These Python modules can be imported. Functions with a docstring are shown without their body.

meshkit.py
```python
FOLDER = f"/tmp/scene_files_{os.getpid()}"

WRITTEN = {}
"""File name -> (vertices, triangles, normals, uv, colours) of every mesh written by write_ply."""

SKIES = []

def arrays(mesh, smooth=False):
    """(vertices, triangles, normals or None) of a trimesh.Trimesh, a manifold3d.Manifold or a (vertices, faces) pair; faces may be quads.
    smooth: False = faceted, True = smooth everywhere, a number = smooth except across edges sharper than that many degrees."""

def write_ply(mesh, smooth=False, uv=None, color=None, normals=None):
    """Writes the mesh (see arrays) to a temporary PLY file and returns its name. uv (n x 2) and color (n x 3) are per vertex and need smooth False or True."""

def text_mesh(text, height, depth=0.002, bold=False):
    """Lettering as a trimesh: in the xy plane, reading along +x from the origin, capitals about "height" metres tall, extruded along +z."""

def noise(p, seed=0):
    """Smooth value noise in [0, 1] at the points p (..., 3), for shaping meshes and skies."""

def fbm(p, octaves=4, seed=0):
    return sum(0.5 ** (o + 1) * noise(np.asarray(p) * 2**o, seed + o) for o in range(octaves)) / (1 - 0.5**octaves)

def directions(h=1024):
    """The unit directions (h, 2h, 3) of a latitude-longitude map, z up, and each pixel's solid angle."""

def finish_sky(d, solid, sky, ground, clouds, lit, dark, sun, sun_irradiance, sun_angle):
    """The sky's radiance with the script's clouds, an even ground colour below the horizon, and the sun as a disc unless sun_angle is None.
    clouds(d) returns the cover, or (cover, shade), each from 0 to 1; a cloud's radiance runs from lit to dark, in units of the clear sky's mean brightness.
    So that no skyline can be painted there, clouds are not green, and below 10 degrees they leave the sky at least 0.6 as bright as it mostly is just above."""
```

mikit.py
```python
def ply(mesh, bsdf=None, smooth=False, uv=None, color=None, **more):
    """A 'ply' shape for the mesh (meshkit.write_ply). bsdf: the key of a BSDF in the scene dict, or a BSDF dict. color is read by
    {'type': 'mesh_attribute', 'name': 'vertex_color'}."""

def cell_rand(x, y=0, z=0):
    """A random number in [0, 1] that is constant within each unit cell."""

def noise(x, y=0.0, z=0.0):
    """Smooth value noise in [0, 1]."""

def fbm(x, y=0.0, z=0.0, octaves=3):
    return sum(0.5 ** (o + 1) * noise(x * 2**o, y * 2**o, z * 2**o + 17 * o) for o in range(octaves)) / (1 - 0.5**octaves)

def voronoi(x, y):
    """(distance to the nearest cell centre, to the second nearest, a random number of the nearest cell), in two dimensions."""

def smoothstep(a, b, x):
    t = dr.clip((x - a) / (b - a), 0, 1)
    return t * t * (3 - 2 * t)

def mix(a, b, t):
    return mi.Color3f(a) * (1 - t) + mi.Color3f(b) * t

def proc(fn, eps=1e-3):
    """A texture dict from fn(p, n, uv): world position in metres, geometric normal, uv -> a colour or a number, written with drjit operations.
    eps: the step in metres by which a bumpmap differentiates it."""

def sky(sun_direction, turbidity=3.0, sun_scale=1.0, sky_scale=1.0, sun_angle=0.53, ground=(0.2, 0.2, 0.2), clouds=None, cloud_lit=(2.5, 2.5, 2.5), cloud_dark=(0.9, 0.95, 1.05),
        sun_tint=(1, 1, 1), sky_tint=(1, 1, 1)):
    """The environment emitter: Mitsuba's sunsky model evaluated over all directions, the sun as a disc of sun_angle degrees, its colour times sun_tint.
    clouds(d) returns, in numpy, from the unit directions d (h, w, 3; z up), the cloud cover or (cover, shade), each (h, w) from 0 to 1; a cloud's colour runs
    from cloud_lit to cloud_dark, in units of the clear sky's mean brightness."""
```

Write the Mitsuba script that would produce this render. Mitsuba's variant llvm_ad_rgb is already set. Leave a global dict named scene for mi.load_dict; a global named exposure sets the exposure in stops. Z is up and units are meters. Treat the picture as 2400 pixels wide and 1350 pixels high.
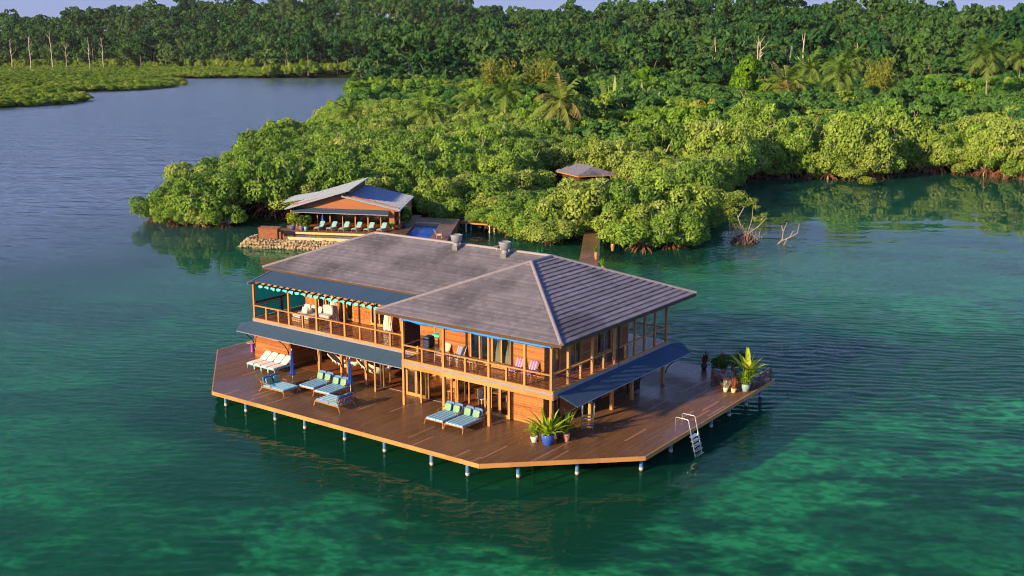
import math, numpy as np, trimesh, mitsuba as mi, drjit as dr, mikit, meshkit, shapely
from shapely.geometry import Polygon, Point
from mikit import proc, noise, fbm, voronoi, cell_rand, smoothstep, mix
T = mi.ScalarTransform4f
scene, labels = {}, {}
# ---------------------------------------------------------------- camera, sky, exposure
CAM = np.array([32.593, -48.437, 22.974]); YAW = -0.6313; PITCH = 0.2154; FOCAL = 2537.32 / 2400.0
FWD = np.array([math.sin(YAW) * math.cos(PITCH), math.cos(YAW) * math.cos(PITCH), -math.sin(PITCH)])
scene['camera'] = {'type': 'perspective', 'fov': math.degrees(2 * math.atan(0.5 / FOCAL)), 'fov_axis': 'x', 'near_clip': 0.5, 'far_clip': 20000.0,
                   'to_world': T().look_at(origin=CAM.tolist(), target=(CAM + FWD).tolist(), up=[0, 0, 1])}
SUN = (-0.240, -0.925, 0.300)
def veil(d):                             # a thin even haze low in the sky all round, a few streaks of cirrus above
    q = d / np.maximum(d[..., 2:], 0.05); e = np.degrees(np.arcsin(np.clip(d[..., 2], -1, 1)))
    c = meshkit.fbm(np.stack([q[..., 0] * 0.35, q[..., 1] * 0.9, q[..., 0] * 0], -1), 4, 5)
    return np.maximum(np.clip((c - 0.5) * 1.2, 0, 0.22), 0.85 * np.clip((34 - e) / 26, 0, 1))
scene['sky'] = mikit.sky(SUN, turbidity=3.2, sun_scale=1.0, sun_angle=1.6, sky_scale=1.1, clouds=veil, cloud_lit=(0.58, 0.70, 1.22), cloud_dark=(1.0, 1.0, 1.1),
                         sun_tint=(0.98, 0.97, 0.92), sky_tint=(0.74, 0.79, 1.32))
exposure = 2.8
WSTEP, LEAF_N, HAZE = 0.22, 4600, 0.00002
# ---------------------------------------------------------------- materials
def rgb(*c): return {'type': 'rgb', 'value': [float(x) for x in c]}
def pri(color, rough=0.6, spec=0.5, **k):
    c = color if isinstance(color, dict) else rgb(*color)
    d = {'type': 'principled', 'base_color': c, 'roughness': rough, 'specular': spec, **k}
    return {'type': 'twosided', 'bsdf': d}
def mat(name, bsdf): scene[name] = bsdf
VC = {'type': 'mesh_attribute', 'name': 'vertex_color'}
mat('m_paint', pri(VC, 0.55))
mat('m_leaf', {'type': 'principledthin', 'base_color': VC, 'roughness': 0.5, 'diff_trans': 0.45, 'spec_trans': 0.0, 'eta': 1.3})
mat('m_bark', pri(VC, 0.9, 0.2))
# water surface and what lies under it
mat('m_clear', {'type': 'thindielectric', 'int_ior': 1.125, 'specular_transmittance': rgb(0.22, 0.86, 0.58)})
def chop(p, n, uv):                    # ripples of the open lagoon
    x, y = p.x, p.y; u = x * 0.86 + y * 0.50; w = -x * 0.50 + y * 0.86
    return 0.050 * noise(u * 0.9, w * 1.9, 1) + 0.09 * noise(u * 0.35, w * 0.9, 2) + 0.020 * noise(u * 2.6, w * 4.5, 3) + 0.16 * noise(u * 0.10, w * 0.30, 4)
mat('m_open', {'type': 'bumpmap', 'arbitrary': proc(chop, 0.05), 'scale': 1.0, 'bsdf': {'type': 'principled', 'base_color': rgb(0.048, 0.084, 0.125), 'roughness': 0.10, 'specular': 0.5}})
def offshore(p, n, uv): return smoothstep(62, 125, -p.x + 0.22 * (30 - p.y) + 14 * (noise(p.x * 0.05, p.y * 0.05, 2) - 0.5)) * smoothstep(-20, 10, p.y + 0.5 * (-p.x - 60) + 60)
mat('m_murk', {'type': 'diffuse', 'reflectance': rgb(0.012, 0.105, 0.075)})
mat('m_near', {'type': 'blendbsdf', 'weight': 0.30, 'a': {'type': 'ref', 'id': 'm_clear'}, 'b': {'type': 'ref', 'id': 'm_murk'}})       # suspended matter in the water
mat('m_water', {'type': 'blendbsdf', 'weight': proc(offshore), 'a': {'type': 'ref', 'id': 'm_near'}, 'b': {'type': 'ref', 'id': 'm_open'}})
def seabed_color(p, n, uv):
    x, y = p.x, p.y
    u = x * 0.88 + y * 0.47; v = -x * 0.47 + y * 0.88
    w = fbm(u * 0.09, v * 0.20, 0, 4); w2 = fbm(u * 0.5, v * 0.9, 3, 4); w3 = noise(x * 0.028, y * 0.028, 7)
    sand = smoothstep(0.41, 0.63, w * 0.46 + w2 * 0.36 + 0.18 * fbm(u * 1.6, v * 2.2, 1, 3)); fine = fbm(u * 2.3, v * 3.4, 12, 3)
    east = smoothstep(-26, 10, x - 0.25 * y); coral = smoothstep(0.55, 0.75, fbm(x * 0.8, y * 0.8, 9, 3)) * east
    c = mix((0.065, 0.095, 0.058), (0.52, 0.58, 0.36), (sand * (0.30 + 0.70 * east) + 0.32 * (1 - east)) * (0.62 + 0.76 * smoothstep(0.32, 0.66, fine)))
    c = mix(c, (0.04, 0.06, 0.035), 0.5 * coral)
    meadow = smoothstep(0.58, 0.70, noise(u * 0.075 + 0.15 * w2 + 3.4, v * 0.15 + 0.4 * w2, 41))                     # darker fields of seagrass
    c = mix(c, (0.060, 0.088, 0.060), 0.60 * meadow)
    dx = dr.maximum(dr.maximum(-31 - x, x - 5.4), 0); dy = dr.maximum(dr.maximum(-5.3 - y, y - 18.9), 0)      # shade under and around the deck, painted into the bed colour
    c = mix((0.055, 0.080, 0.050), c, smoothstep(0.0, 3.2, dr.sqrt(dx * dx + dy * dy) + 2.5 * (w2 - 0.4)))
    off = smoothstep(55, 150, dr.sqrt(dr.square(x + 5) + dr.square((y - 0) * 0.9)))       # the bottom falls away off the reef
    return mix(c * (0.70 + 0.6 * w3), (0.12, 0.068, 0.125), off)
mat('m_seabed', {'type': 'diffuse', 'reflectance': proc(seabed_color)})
def ground_color(p, n, uv):
    w = fbm(p.x * 0.05, p.y * 0.05, 0, 3)
    return mix((0.012, 0.022, 0.008), (0.03, 0.055, 0.014), w)
mat('m_ground', {'type': 'diffuse', 'reflectance': proc(ground_color)})
BARE = [(52, 1330, 1.4, 0), (95, 1300, 1.5, 1), (145, 1310, 1.7, 0), (178, 1345, 1.2, 2), (231, 1310, 1.5, 0), (262, 1335, 1.4, 1),
        (1665, 610, 1.15, 0), (1690, 620, .9, 2), (1722, 640, 1.0, 1), (1762, 600, 1.15, 0), (1768, 605, 1.0, 1), (1826, 620, .85, 0), (1838, 560, .95, 0), (1868, 480, 1.2, 0), (1985, 560, .9, 1), (1992, 540, 1.0, 0), (1445, 700, 1.1, 0), (1458, 690, 1.0, 2), (1478, 720, 1.1, 1), (1210, 760, .9, 0), (1225, 770, 1.0, 2), (1110, 800, .9, 1), (2068, 600, .8, 2), (2300, 640, .9, 0), (935, 900, 1.0, 2), (1060, 860, 1.0, 2)]
def tag(key, label=None, cat=None, group=None, kind=None):
    d = labels.setdefault(key, {})
    for k, v in (('label', label), ('category', cat), ('group', group), ('kind', kind)):
        if v: d[k] = v
    return key
used = set()
def name(key):                       # the next free key: bench, bench_001, bench_002 ...
    k, i = key, 0
    while k in used: i += 1; k = f'{key}_{i:03d}'
    used.add(k); return k
class MB:                            # collects vertices and faces, optionally one colour per vertex
    def __init__(s): s.v, s.f, s.c, s.n = [], [], [], 0
    def raw(s, v, f, c=None):
        v = np.asarray(v, float); s.v.append(v); s.f.append(np.asarray(f, int) + s.n); s.n += len(v)
        s.c.append(np.broadcast_to(np.asarray(c if c is not None else (0.5, 0.5, 0.5), float), (len(v), 3))); return s
    BOXF = np.array([[0, 2, 3], [0, 3, 1], [4, 5, 7], [4, 7, 6], [0, 1, 5], [0, 5, 4], [2, 6, 7], [2, 7, 3], [0, 4, 6], [0, 6, 2], [1, 3, 7], [1, 7, 5]])
    def box(s, x0, x1, y0, y1, z0, z1, c=None):
        return s.raw([[x, y, z] for x in (x0, x1) for y in (y0, y1) for z in (z0, z1)], s.BOXF, c)
    def hexa(s, b, t, c=None):       # bottom and top quads, both counter-clockwise from above
        return s.raw(np.vstack([b, t]), [[0, 2, 1], [0, 3, 2], [4, 5, 6], [4, 6, 7]] + [q for i in range(4) for q in ([i, (i + 1) % 4, 4 + (i + 1) % 4], [i, 4 + (i + 1) % 4, 4 + i])], c)
    def beam(s, p, q, w, h, c=None, up=(0, 0, 1)):
        p, q = np.asarray(p, float), np.asarray(q, float); d = (q - p) / np.linalg.norm(q - p)
        a = np.cross(d, up)
        if np.linalg.norm(a) < 1e-6: a = np.cross(d, (1, 0, 0))
        a /= np.linalg.norm(a); b = np.cross(a, d)
        k = [(-w / 2, -h / 2), (w / 2, -h / 2), (w / 2, h / 2), (-w / 2, h / 2)]
        return s.hexa([p + a * i + b * j for i, j in k][::-1], [q + a * i + b * j for i, j in k][::-1], c)
    def tube(s, pts, r, c=None, n=6, caps=True):
        p = np.asarray(pts, float); r = np.broadcast_to(np.asarray(r, float), (len(p),))
        t = np.gradient(p, axis=0); t /= np.linalg.norm(t, axis=1, keepdims=True) + 1e-12
        ref = np.array([0, 0, 1.0]) if abs(t[:, 2]).mean() < 0.8 else np.array([1.0, 0, 0])
        a = np.cross(t, ref); a /= np.linalg.norm(a, axis=1, keepdims=True) + 1e-12; b = np.cross(t, a)
        g = np.arange(n) * 2 * np.pi / n
        v = (p[:, None] + r[:, None, None] * (np.cos(g)[None, :, None] * a[:, None] + np.sin(g)[None, :, None] * b[:, None])).reshape(-1, 3)
        f = []
        for i in range(len(p) - 1):
            for j in range(n):
                k = (j + 1) % n; f += [[i * n + j, i * n + k, (i + 1) * n + k], [i * n + j, (i + 1) * n + k, (i + 1) * n + j]]
        if caps:
            v = np.vstack([v, p[0], p[-1]]); m = len(p) * n
            for j in range(n):
                k = (j + 1) % n; f += [[m, k, j], [m + 1, (len(p) - 1) * n + j, (len(p) - 1) * n + k]]
        return s.raw(v, f, c)
    def lathe(s, prof, at=(0, 0, 0), c=None, n=16):      # profile [(radius, z)], closed at radius 0
        v = np.array([[r * math.cos(2 * math.pi * j / n), r * math.sin(2 * math.pi * j / n), z] for r, z in prof for j in range(n)]) + at
        f = []
        for i in range(len(prof) - 1):
            for j in range(n):
                k = (j + 1) % n; f += [[i * n + j, i * n + k, (i + 1) * n + k], [i * n + j, (i + 1) * n + k, (i + 1) * n + j]]
        return s.raw(v, f, c)
    def prism(s, poly, z0, z1, c=None):                  # shapely polygon or list of points, upright
        m = trimesh.creation.extrude_polygon(poly if hasattr(poly, 'exterior') else Polygon(poly), z1 - z0, engine='earcut'); m.apply_translation([0, 0, z0])
        return s.raw(m.vertices, m.faces, c)
    def tri(s): return np.vstack(s.v), np.vstack(s.f)
    def put(s, key, m, smooth=False, color=False, uv=None, xf=None, **k):
        v, f = s.tri()
        if xf is not None: v = v @ xf[:3, :3].T + xf[:3, 3]
        scene[key] = mikit.ply((v, f), m, smooth, uv=uv, color=np.vstack(s.c) if color else None, **k); return key
    def shape(s, m, smooth=False, color=True):
        return mikit.ply(s.tri(), m, smooth, color=np.vstack(s.c) if color else None)
def rotz(a, x=0, y=0, z=0):
    c, s_ = math.cos(a), math.sin(a); return np.array([[c, -s_, 0, x], [s_, c, 0, y], [0, 0, 1, z], [0, 0, 0, 1.0]])
# ---------------------------------------------------------------- land, water, sea bed
MAIN = Polygon([(-97, 47), (-96, 43.5), (-93.5, 42), (-90, 41.5), (-84.5, 42), (-80.5, 44.9), (-75, 51), (-71, 56), (-63, 60.5), (-56, 66.5), (-50, 68.5), (-46, 67), (-41, 64.5), (-38.5, 64),
                (-33, 65), (-29.5, 64.8), (-26.4, 66), (-28, 71), (-33, 82), (-41, 103), (-47, 123), (-51, 136), (-47, 142), (-41, 144.5), (-35.3, 145), (-31, 151), (-33, 160), (-30, 166.5), (-23, 168.5),
                (-15.8, 168), (-8, 166), (10, 172), (60, 225), (200, 320), (600, 500), (1500, 900), (2500, 5000), (-3390, 5600), (-652, 681), (-594, 683), (-560, 604), (-470, 490), (-403, 410), (-330, 322), (-246, 231), (-173, 146), (-152, 114), (-139, 94), (-118, 74), (-103, 57)])
PROM1 = Polygon([(-404.5, 113), (-402.7, 190.8), (-408.9, 217.2), (-429, 245), (-441.1, 255.5), (-460, 266), (-503, 279), (-674, 214)])
PROM2 = Polygon([(-573, 176), (-534, 317), (-540.5, 355), (-570, 400), (-605, 434), (-640, 462), (-683, 484), (-951, 319)])
FAR = Polygon([(-980, 330), (-754, 548), (-699, 606), (-630, 657), (-594, 683), (-652, 800), (-3390, 5600), (-6500, 1800)])
LAND = shapely.union_all([MAIN, PROM1, PROM2, FAR])
RIDGE = np.array([(-1703, 725, 60), (-1582, 854, 63), (-1468, 945, 76), (-1356, 1016, 82), (-1231, 1089, 86), (-1061, 1119, 94), (-938, 1095, 89), (-840, 1072, 73), (-739, 1059, 61),
                  (-600, 971, 60), (-521, 925, 66), (-437, 924, 66), (-333, 925, 65), (-306, 914, 58), (-231, 916, 57), (-167, 931, 51), (-22, 950, 51), (500, 1000, 50)], float)
RIDGE_W = np.array([380, 380, 380, 380, 390, 390, 380, 370, 360, 380, 390, 400, 400, 400, 400, 400, 400, 400.0])
def hill(x, y):
    """Height of the wooded ridge behind the shore: a rounded crest along the polyline RIDGE."""
    p = np.stack([x, y], -1); best = np.full(x.shape, 1e9); h = np.zeros(x.shape); w = np.ones(x.shape)
    for (a, b, wa, wb) in zip(RIDGE[:-1], RIDGE[1:], RIDGE_W[:-1], RIDGE_W[1:]):
        d = b[:2] - a[:2]; t = np.clip(((p - a[:2]) @ d) / (d @ d), 0, 1); r = np.linalg.norm(p - (a[:2] + t[..., None] * d), axis=-1)
        k = r < best; best = np.where(k, r, best); h = np.where(k, a[2] + t * (b[2] - a[2]), h); w = np.where(k, wa + t * (wb - wa), w)
    return np.maximum(h - 25, 5) * np.exp(-(best / (0.55 * w)) ** 2)
def ground(x, y):
    x, y = np.asarray(x, float), np.asarray(y, float)
    inside = shapely.contains_xy(LAND, x, y); d = shapely.distance(LAND.boundary, shapely.points(x, y))
    n = meshkit.fbm(np.stack([x * 0.02, y * 0.02, x * 0], -1), 3, 3) - 0.5
    z = -0.5 + np.minimum(d * 0.12, 0.8) + np.minimum(d * 0.03, 1.6) + n * np.minimum(d * 0.02, 2.5) + hill(x, y)
    return np.where(inside, z, np.maximum(-0.2 - d * 0.9, -6.0))
def graded(lo, a, b, hi, step, grow):
    """Grid lines: even steps from a to b, widening towards lo and hi."""
    g = list(np.arange(a, b + 1e-6, step)); s_ = step; x = g[-1]
    while x < hi: s_ *= grow; x += s_; g.append(x)
    s_ = step; x = g[0]; left = []
    while x > lo: s_ *= grow; x -= s_; left.append(x)
    return np.array(left[::-1] + g)
def sheet(gx, gy, fz):
    X, Y = np.meshgrid(gx, gy, indexing='ij'); Z = fz(X.ravel(), Y.ravel()); n, m = X.shape
    i = (np.arange(n - 1)[:, None] * m + np.arange(m - 1)).ravel()
    return np.stack([X.ravel(), Y.ravel(), Z], -1), np.vstack([np.stack([i, i + m, i + m + 1], 1), np.stack([i, i + m + 1, i + 1], 1)])
scene['terrain'] = mikit.ply(sheet(graded(-7000, -180, 60, 3500, 4.0, 1.07), graded(-60, 20, 340, 7000, 4.0, 1.07), ground), 'm_ground', True)
tag('terrain', 'dark wooded ground rising into low hills behind the shore', kind='structure')
def bed(x, y):
    q = np.stack([x * 0.07, y * 0.07, x * 0], -1)
    return -2.7 + 1.2 * meshkit.fbm(q, 4, 8) - 0.5 * np.clip((-x - 30) / 60, 0, 1)
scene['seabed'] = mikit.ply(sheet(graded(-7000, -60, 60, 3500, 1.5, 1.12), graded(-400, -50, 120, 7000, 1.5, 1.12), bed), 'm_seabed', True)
tag('seabed', 'shallow sea floor of pale sand and dark seagrass patches', kind='structure')
gx, gy = graded(-9000, -44, 44, 5000, WSTEP, 1.035), graded(-500, -36, 72, 9000, WSTEP, 1.03)
def waves(x, y):
    # ripples fade out where the sheet's own steps grow too wide to carry them
    def fade(lam):
        sx = np.interp(x, gx[:-1], np.diff(gx)); sy = np.interp(y, gy[:-1], np.diff(gy)); return np.clip(2.0 - np.maximum(sx * 0.7, sy) * 3.2 / lam, 0, 1)
    N = lambda a, b, k: meshkit.noise(np.stack([x * a, y * b, x * 0], -1), k)
    u = x * 0.86 + y * 0.50; w = -x * 0.50 + y * 0.86                        # the breeze runs along w
    wx = w + 1.1 * N(0.35, 0.35, 1) + 2.5 * N(0.08, 0.08, 2); calm = 0.20 + 1.15 * np.clip(N(0.030, 0.045, 4) * 1.7 - 0.35, 0, 1)
    z = np.sin(wx * 7.4 + 1.5 * N(0.7, 0.7, 9)) * 0.017 * fade(0.85) + np.sin((wx * 0.97 + u * 0.25) * 4.1) * 0.007 * fade(1.5)
    z += (meshkit.noise(np.stack([u * 0.9, w * 2.4, x * 0], -1), 5) - 0.5) * 0.040 * fade(0.7) + (meshkit.noise(np.stack([u * 0.25, w * 0.8, x * 0], -1), 6) - 0.5) * 0.038 * fade(2.6)
    z += (meshkit.noise(np.stack([u * 0.07, w * 0.24, x * 0], -1), 7) - 0.5) * 0.07 * fade(9)
    sx = np.interp(x, gx[:-1], np.diff(gx)); sy = np.interp(y, gy[:-1], np.diff(gy)); far = np.clip((np.maximum(sx, sy) - 0.3) / 1.2, 0, 1)
    chop = np.random.default_rng(4).normal(size=x.shape) * np.minimum(np.minimum(sx, sy), 3) * 0.036 * (1 - far)    # small chop at the sheet's own step
    return z * calm + chop * (0.5 + 0.5 * np.clip(shapely.distance(MAIN, shapely.points(x, y)) / 25, 0, 1))
scene['water'] = mikit.ply(sheet(gx, gy, waves), 'm_water', True)
tag('water', 'clear green lagoon water with wind ripples', kind='structure')
# ---------------------------------------------------------------- forest
def crown(seed, R, zc, H, nb, nleaf, size, tones, flat=0.0, low=-0.35):
    """A crown of leaf clumps on overlapping boughs: R radius, zc height of its middle, H its half height."""
    r = np.random.default_rng(seed)
    a = r.uniform(0, 2 * np.pi, nb); q = np.sqrt(r.uniform(0.05, 1, nb)); h = r.uniform(-0.75, 0.8, nb)
    k = np.sqrt(np.clip(1 - h * h * 0.9, 0.1, 1))
    B = np.stack([np.cos(a) * q * k * R * 0.85, np.sin(a) * q * k * R * 0.85, zc + h * H * 0.75], 1)
    rb = r.uniform(0.17, 0.36, nb) * R; tone = r.uniform(0, 1, nb); P, N, I = [], [], []
    while sum(map(len, P)) < nleaf:
        i = r.choice(nb, nleaf, p=rb ** 2 / (rb ** 2).sum()); d = r.normal(size=(nleaf, 3)); d /= np.linalg.norm(d, axis=1, keepdims=True)
        d[:, 2] = np.where(d[:, 2] < low, -d[:, 2], d[:, 2])
        p = B[i] + d * (rb[i] * r.uniform(0.72, 1.08, nleaf))[:, None] * [1, 1, 0.8 - 0.3 * flat]
        hid = (np.linalg.norm((p[:, None] - B[None]) / [1, 1, 0.8], axis=2) < rb[None] * 0.66).any(1)
        P.append(p[~hid]); N.append(d[~hid]); I.append(i[~hid])
    P, N, I = np.vstack(P)[:nleaf], np.vstack(N)[:nleaf], np.concatenate(I)[:nleaf]
    n = N + r.normal(size=N.shape) * 0.45 + [0, 0, 0.2]; n /= np.linalg.norm(n, axis=1, keepdims=True)
    t = np.cross(n, r.normal(size=n.shape)); t /= np.linalg.norm(t, axis=1, keepdims=True); b = np.cross(n, t)
    s = size * r.uniform(0.6, 1.35, nleaf)[:, None]
    V = np.stack([P - t * s * 0.62, P + b * s * 0.36 - n * s * 0.12, P + t * s * 0.62, P - b * s * 0.36 - n * s * 0.12], 1).reshape(-1, 3)
    j = np.arange(nleaf)[:, None] * 4; F = np.vstack([j + [0, 1, 2], j + [0, 2, 3]])
    m = np.clip(tone[I] * 0.6 + r.uniform(0, 1, nleaf) * 0.5, 0, 1)[:, None]
    c = np.asarray(tones[0]) * (1 - m) + np.asarray(tones[1]) * m; c = c * r.uniform(0.75, 1.25, (nleaf, 1))
    return V, F, np.repeat(np.clip(c, 0, 1), 4, axis=0), B, rb
def limbs(mb, seed, B, base, r0, color, n=7, zfork=0.4, twigs=0):
    r = np.random.default_rng(seed + 99); base = np.asarray(base, float); top = B.mean(0); top[2] *= zfork; top[:2] *= 0.4
    mid = (base + top) / 2 + [r.normal() * 0.1, r.normal() * 0.1, 0]
    mb.tube([base, mid, top], [r0, r0 * 0.8, r0 * 0.65], color, 6)
    for i in r.permutation(len(B))[:n if twigs else 0]:           # bare grey twigs that show through the leaves
        for _ in range(2):
            d = r.normal(size=3); d[2] = abs(d[2]) * .8; d /= np.linalg.norm(d); e = B[i] + d * twigs * r.uniform(.8, 1.15); mb.tube([B[i] - (0, 0, .2), (B[i] + e) / 2 + r.normal(size=3) * .08, e], [.05, .04, .018], (.42, .38, .33), 4, False)
    for i in r.permutation(len(B))[:n]:
        m = (top + B[i]) / 2 + r.normal(size=3) * 0.08 * np.linalg.norm(B[i] - top); mb.tube([top - (0, 0, 0.15), m, B[i]], [r0 * 0.55, r0 * 0.36, r0 * 0.12], color, 5)
GREY, PALE, BROWN = (0.30, 0.26, 0.22), (0.50, 0.45, 0.38), (0.16, 0.10, 0.06)
def prop_roots(mb, seed, rad, h, n, color):
    r = np.random.default_rng(seed + 7)
    for i in range(n):
        a = r.uniform(0, 2 * np.pi); e = rad * r.uniform(0.45, 1.0); k = r.uniform(0.5, 1.0) * h; o = r.uniform(-0.5, 0.5)
        p = [(math.cos(a) * e * s + o * math.sin(a) * s, math.sin(a) * e * s - o * math.cos(a) * s, k * (1 - s ** 2.2) - 0.8 * s ** 4) for s in (0, 0.3, 0.6, 0.85, 1)]
        mb.tube(p, [0.10, 0.08, 0.065, 0.055, 0.05], np.array(color) * r.uniform(0.6, 1.3), 4, False)
KIND = {}
def kind(key, spec):                 # spec: parts of one tree as {part: shape}
    scene[key] = {'type': 'shapegroup', **spec}; KIND.setdefault(key.rsplit('_', 1)[0], []).append(key)
def tree_kind(prefix, i, R, zc, H, nb, nleaf, size, tones, trunk=GREY, r0=0.16, roots=0, flat=0.0, low=-0.35, nl=7, zfork=0.4):
    V, F, c, B, rb = crown(1000 + i * 37 + len(prefix), R, zc, H, nb, nleaf, size, tones, flat, low)
    cm = MB().raw(V, F, c); tm = MB(); limbs(tm, i, B, (0, 0, -0.3), r0, trunk, nl, zfork, 1.5 if roots else 0)
    spec = {'crown': cm.shape('m_leaf'), 'trunk': tm.shape('m_bark')}
    if roots: rm = MB(); prop_roots(rm, i, R * 0.75, 1.7, roots, (0.19, 0.085, 0.06)); spec['prop_roots'] = rm.shape('m_bark')
    kind(f'{prefix}_{i}', spec)
MG = [((0.118, 0.230, 0.036), (0.294, 0.460, 0.080)), ((0.132, 0.240, 0.036), (0.343, 0.490, 0.092)), ((0.098, 0.210, 0.034), (0.255, 0.430, 0.072)), ((0.142, 0.235, 0.044), (0.363, 0.480, 0.108)), ((0.086, 0.190, 0.034), (0.221, 0.380, 0.068))]
for i, t in enumerate(MG): tree_kind('K_mangrove', i, 4.5, 3.2, 3.0, 26, LEAF_N, 0.34, t, PALE, 0.15, 26, low=-0.6, nl=13)
for i, t in enumerate(MG): tree_kind('K_thicket', i, 4.8, 2.3, 2.0, 18, LEAF_N // 2, 0.48, [tuple(np.array(q) * [.92, .90, .74]) for q in t], GREY, 0.15, 0, low=-0.6)
BL = [((0.037, 0.130, 0.024), (0.110, 0.296, 0.049)), ((0.056, 0.158, 0.024), (0.172, 0.359, 0.051)), ((0.079, 0.192, 0.024), (0.246, 0.426, 0.061)), ((0.023, 0.099, 0.032), (0.070, 0.213, 0.068)),
      ((0.056, 0.161, 0.027), (0.163, 0.328, 0.055)), ((0.101, 0.192, 0.034), (0.290, 0.426, 0.073)), ((0.046, 0.140, 0.036), (0.132, 0.276, 0.073))]
for i, t in enumerate(BL): tree_kind('K_broadleaf', i, 5.0, 7.2, 3.6, 18, LEAF_N * 5 // 11, 0.62, t, GREY, 0.24, flat=0.3 * (i % 3 == 0))
HL = [((0.018, 0.079, 0.028), (0.052, 0.159, 0.043)), ((0.024, 0.091, 0.025), (0.077, 0.199, 0.043)), ((0.013, 0.065, 0.029), (0.041, 0.133, 0.044)), ((0.032, 0.098, 0.025), (0.094, 0.206, 0.044)), ((0.021, 0.078, 0.029), (0.062, 0.172, 0.047)), ((0.028, 0.092, 0.032), (0.088, 0.199, 0.053)), ((0.017, 0.072, 0.030), (0.049, 0.146, 0.047)), ((0.041, 0.105, 0.038), (0.116, 0.216, 0.069))]
for i, t in enumerate(HL): tree_kind('K_hill', i, (6.6, 5.4, 7.6, 5.0, 6.2, 7.2, 4.6, 5.6)[i], (9.5, 10.5, 12.0, 9.0, 11, 13.5, 9.5, 8.5)[i], (9, 10, 8.5, 8.5, 10, 6.5, 9.5, 8)[i], 20, LEAF_N // 8, 1.55, t, (0.24, 0.21, 0.17), 0.26, flat=0.5 * (i % 3 == 2), nl=4, zfork=0.75)
def project(p):
    d = np.asarray(p, float) - CAM; R_ = np.array([math.cos(YAW), -math.sin(YAW), 0]); U = np.cross(R_, FWD); w = d @ FWD
    return 1200 + FOCAL * 2400 * (d @ R_) / w, 675 - FOCAL * 2400 * (d @ U) / w, w
rng = np.random.default_rng(11)
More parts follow.
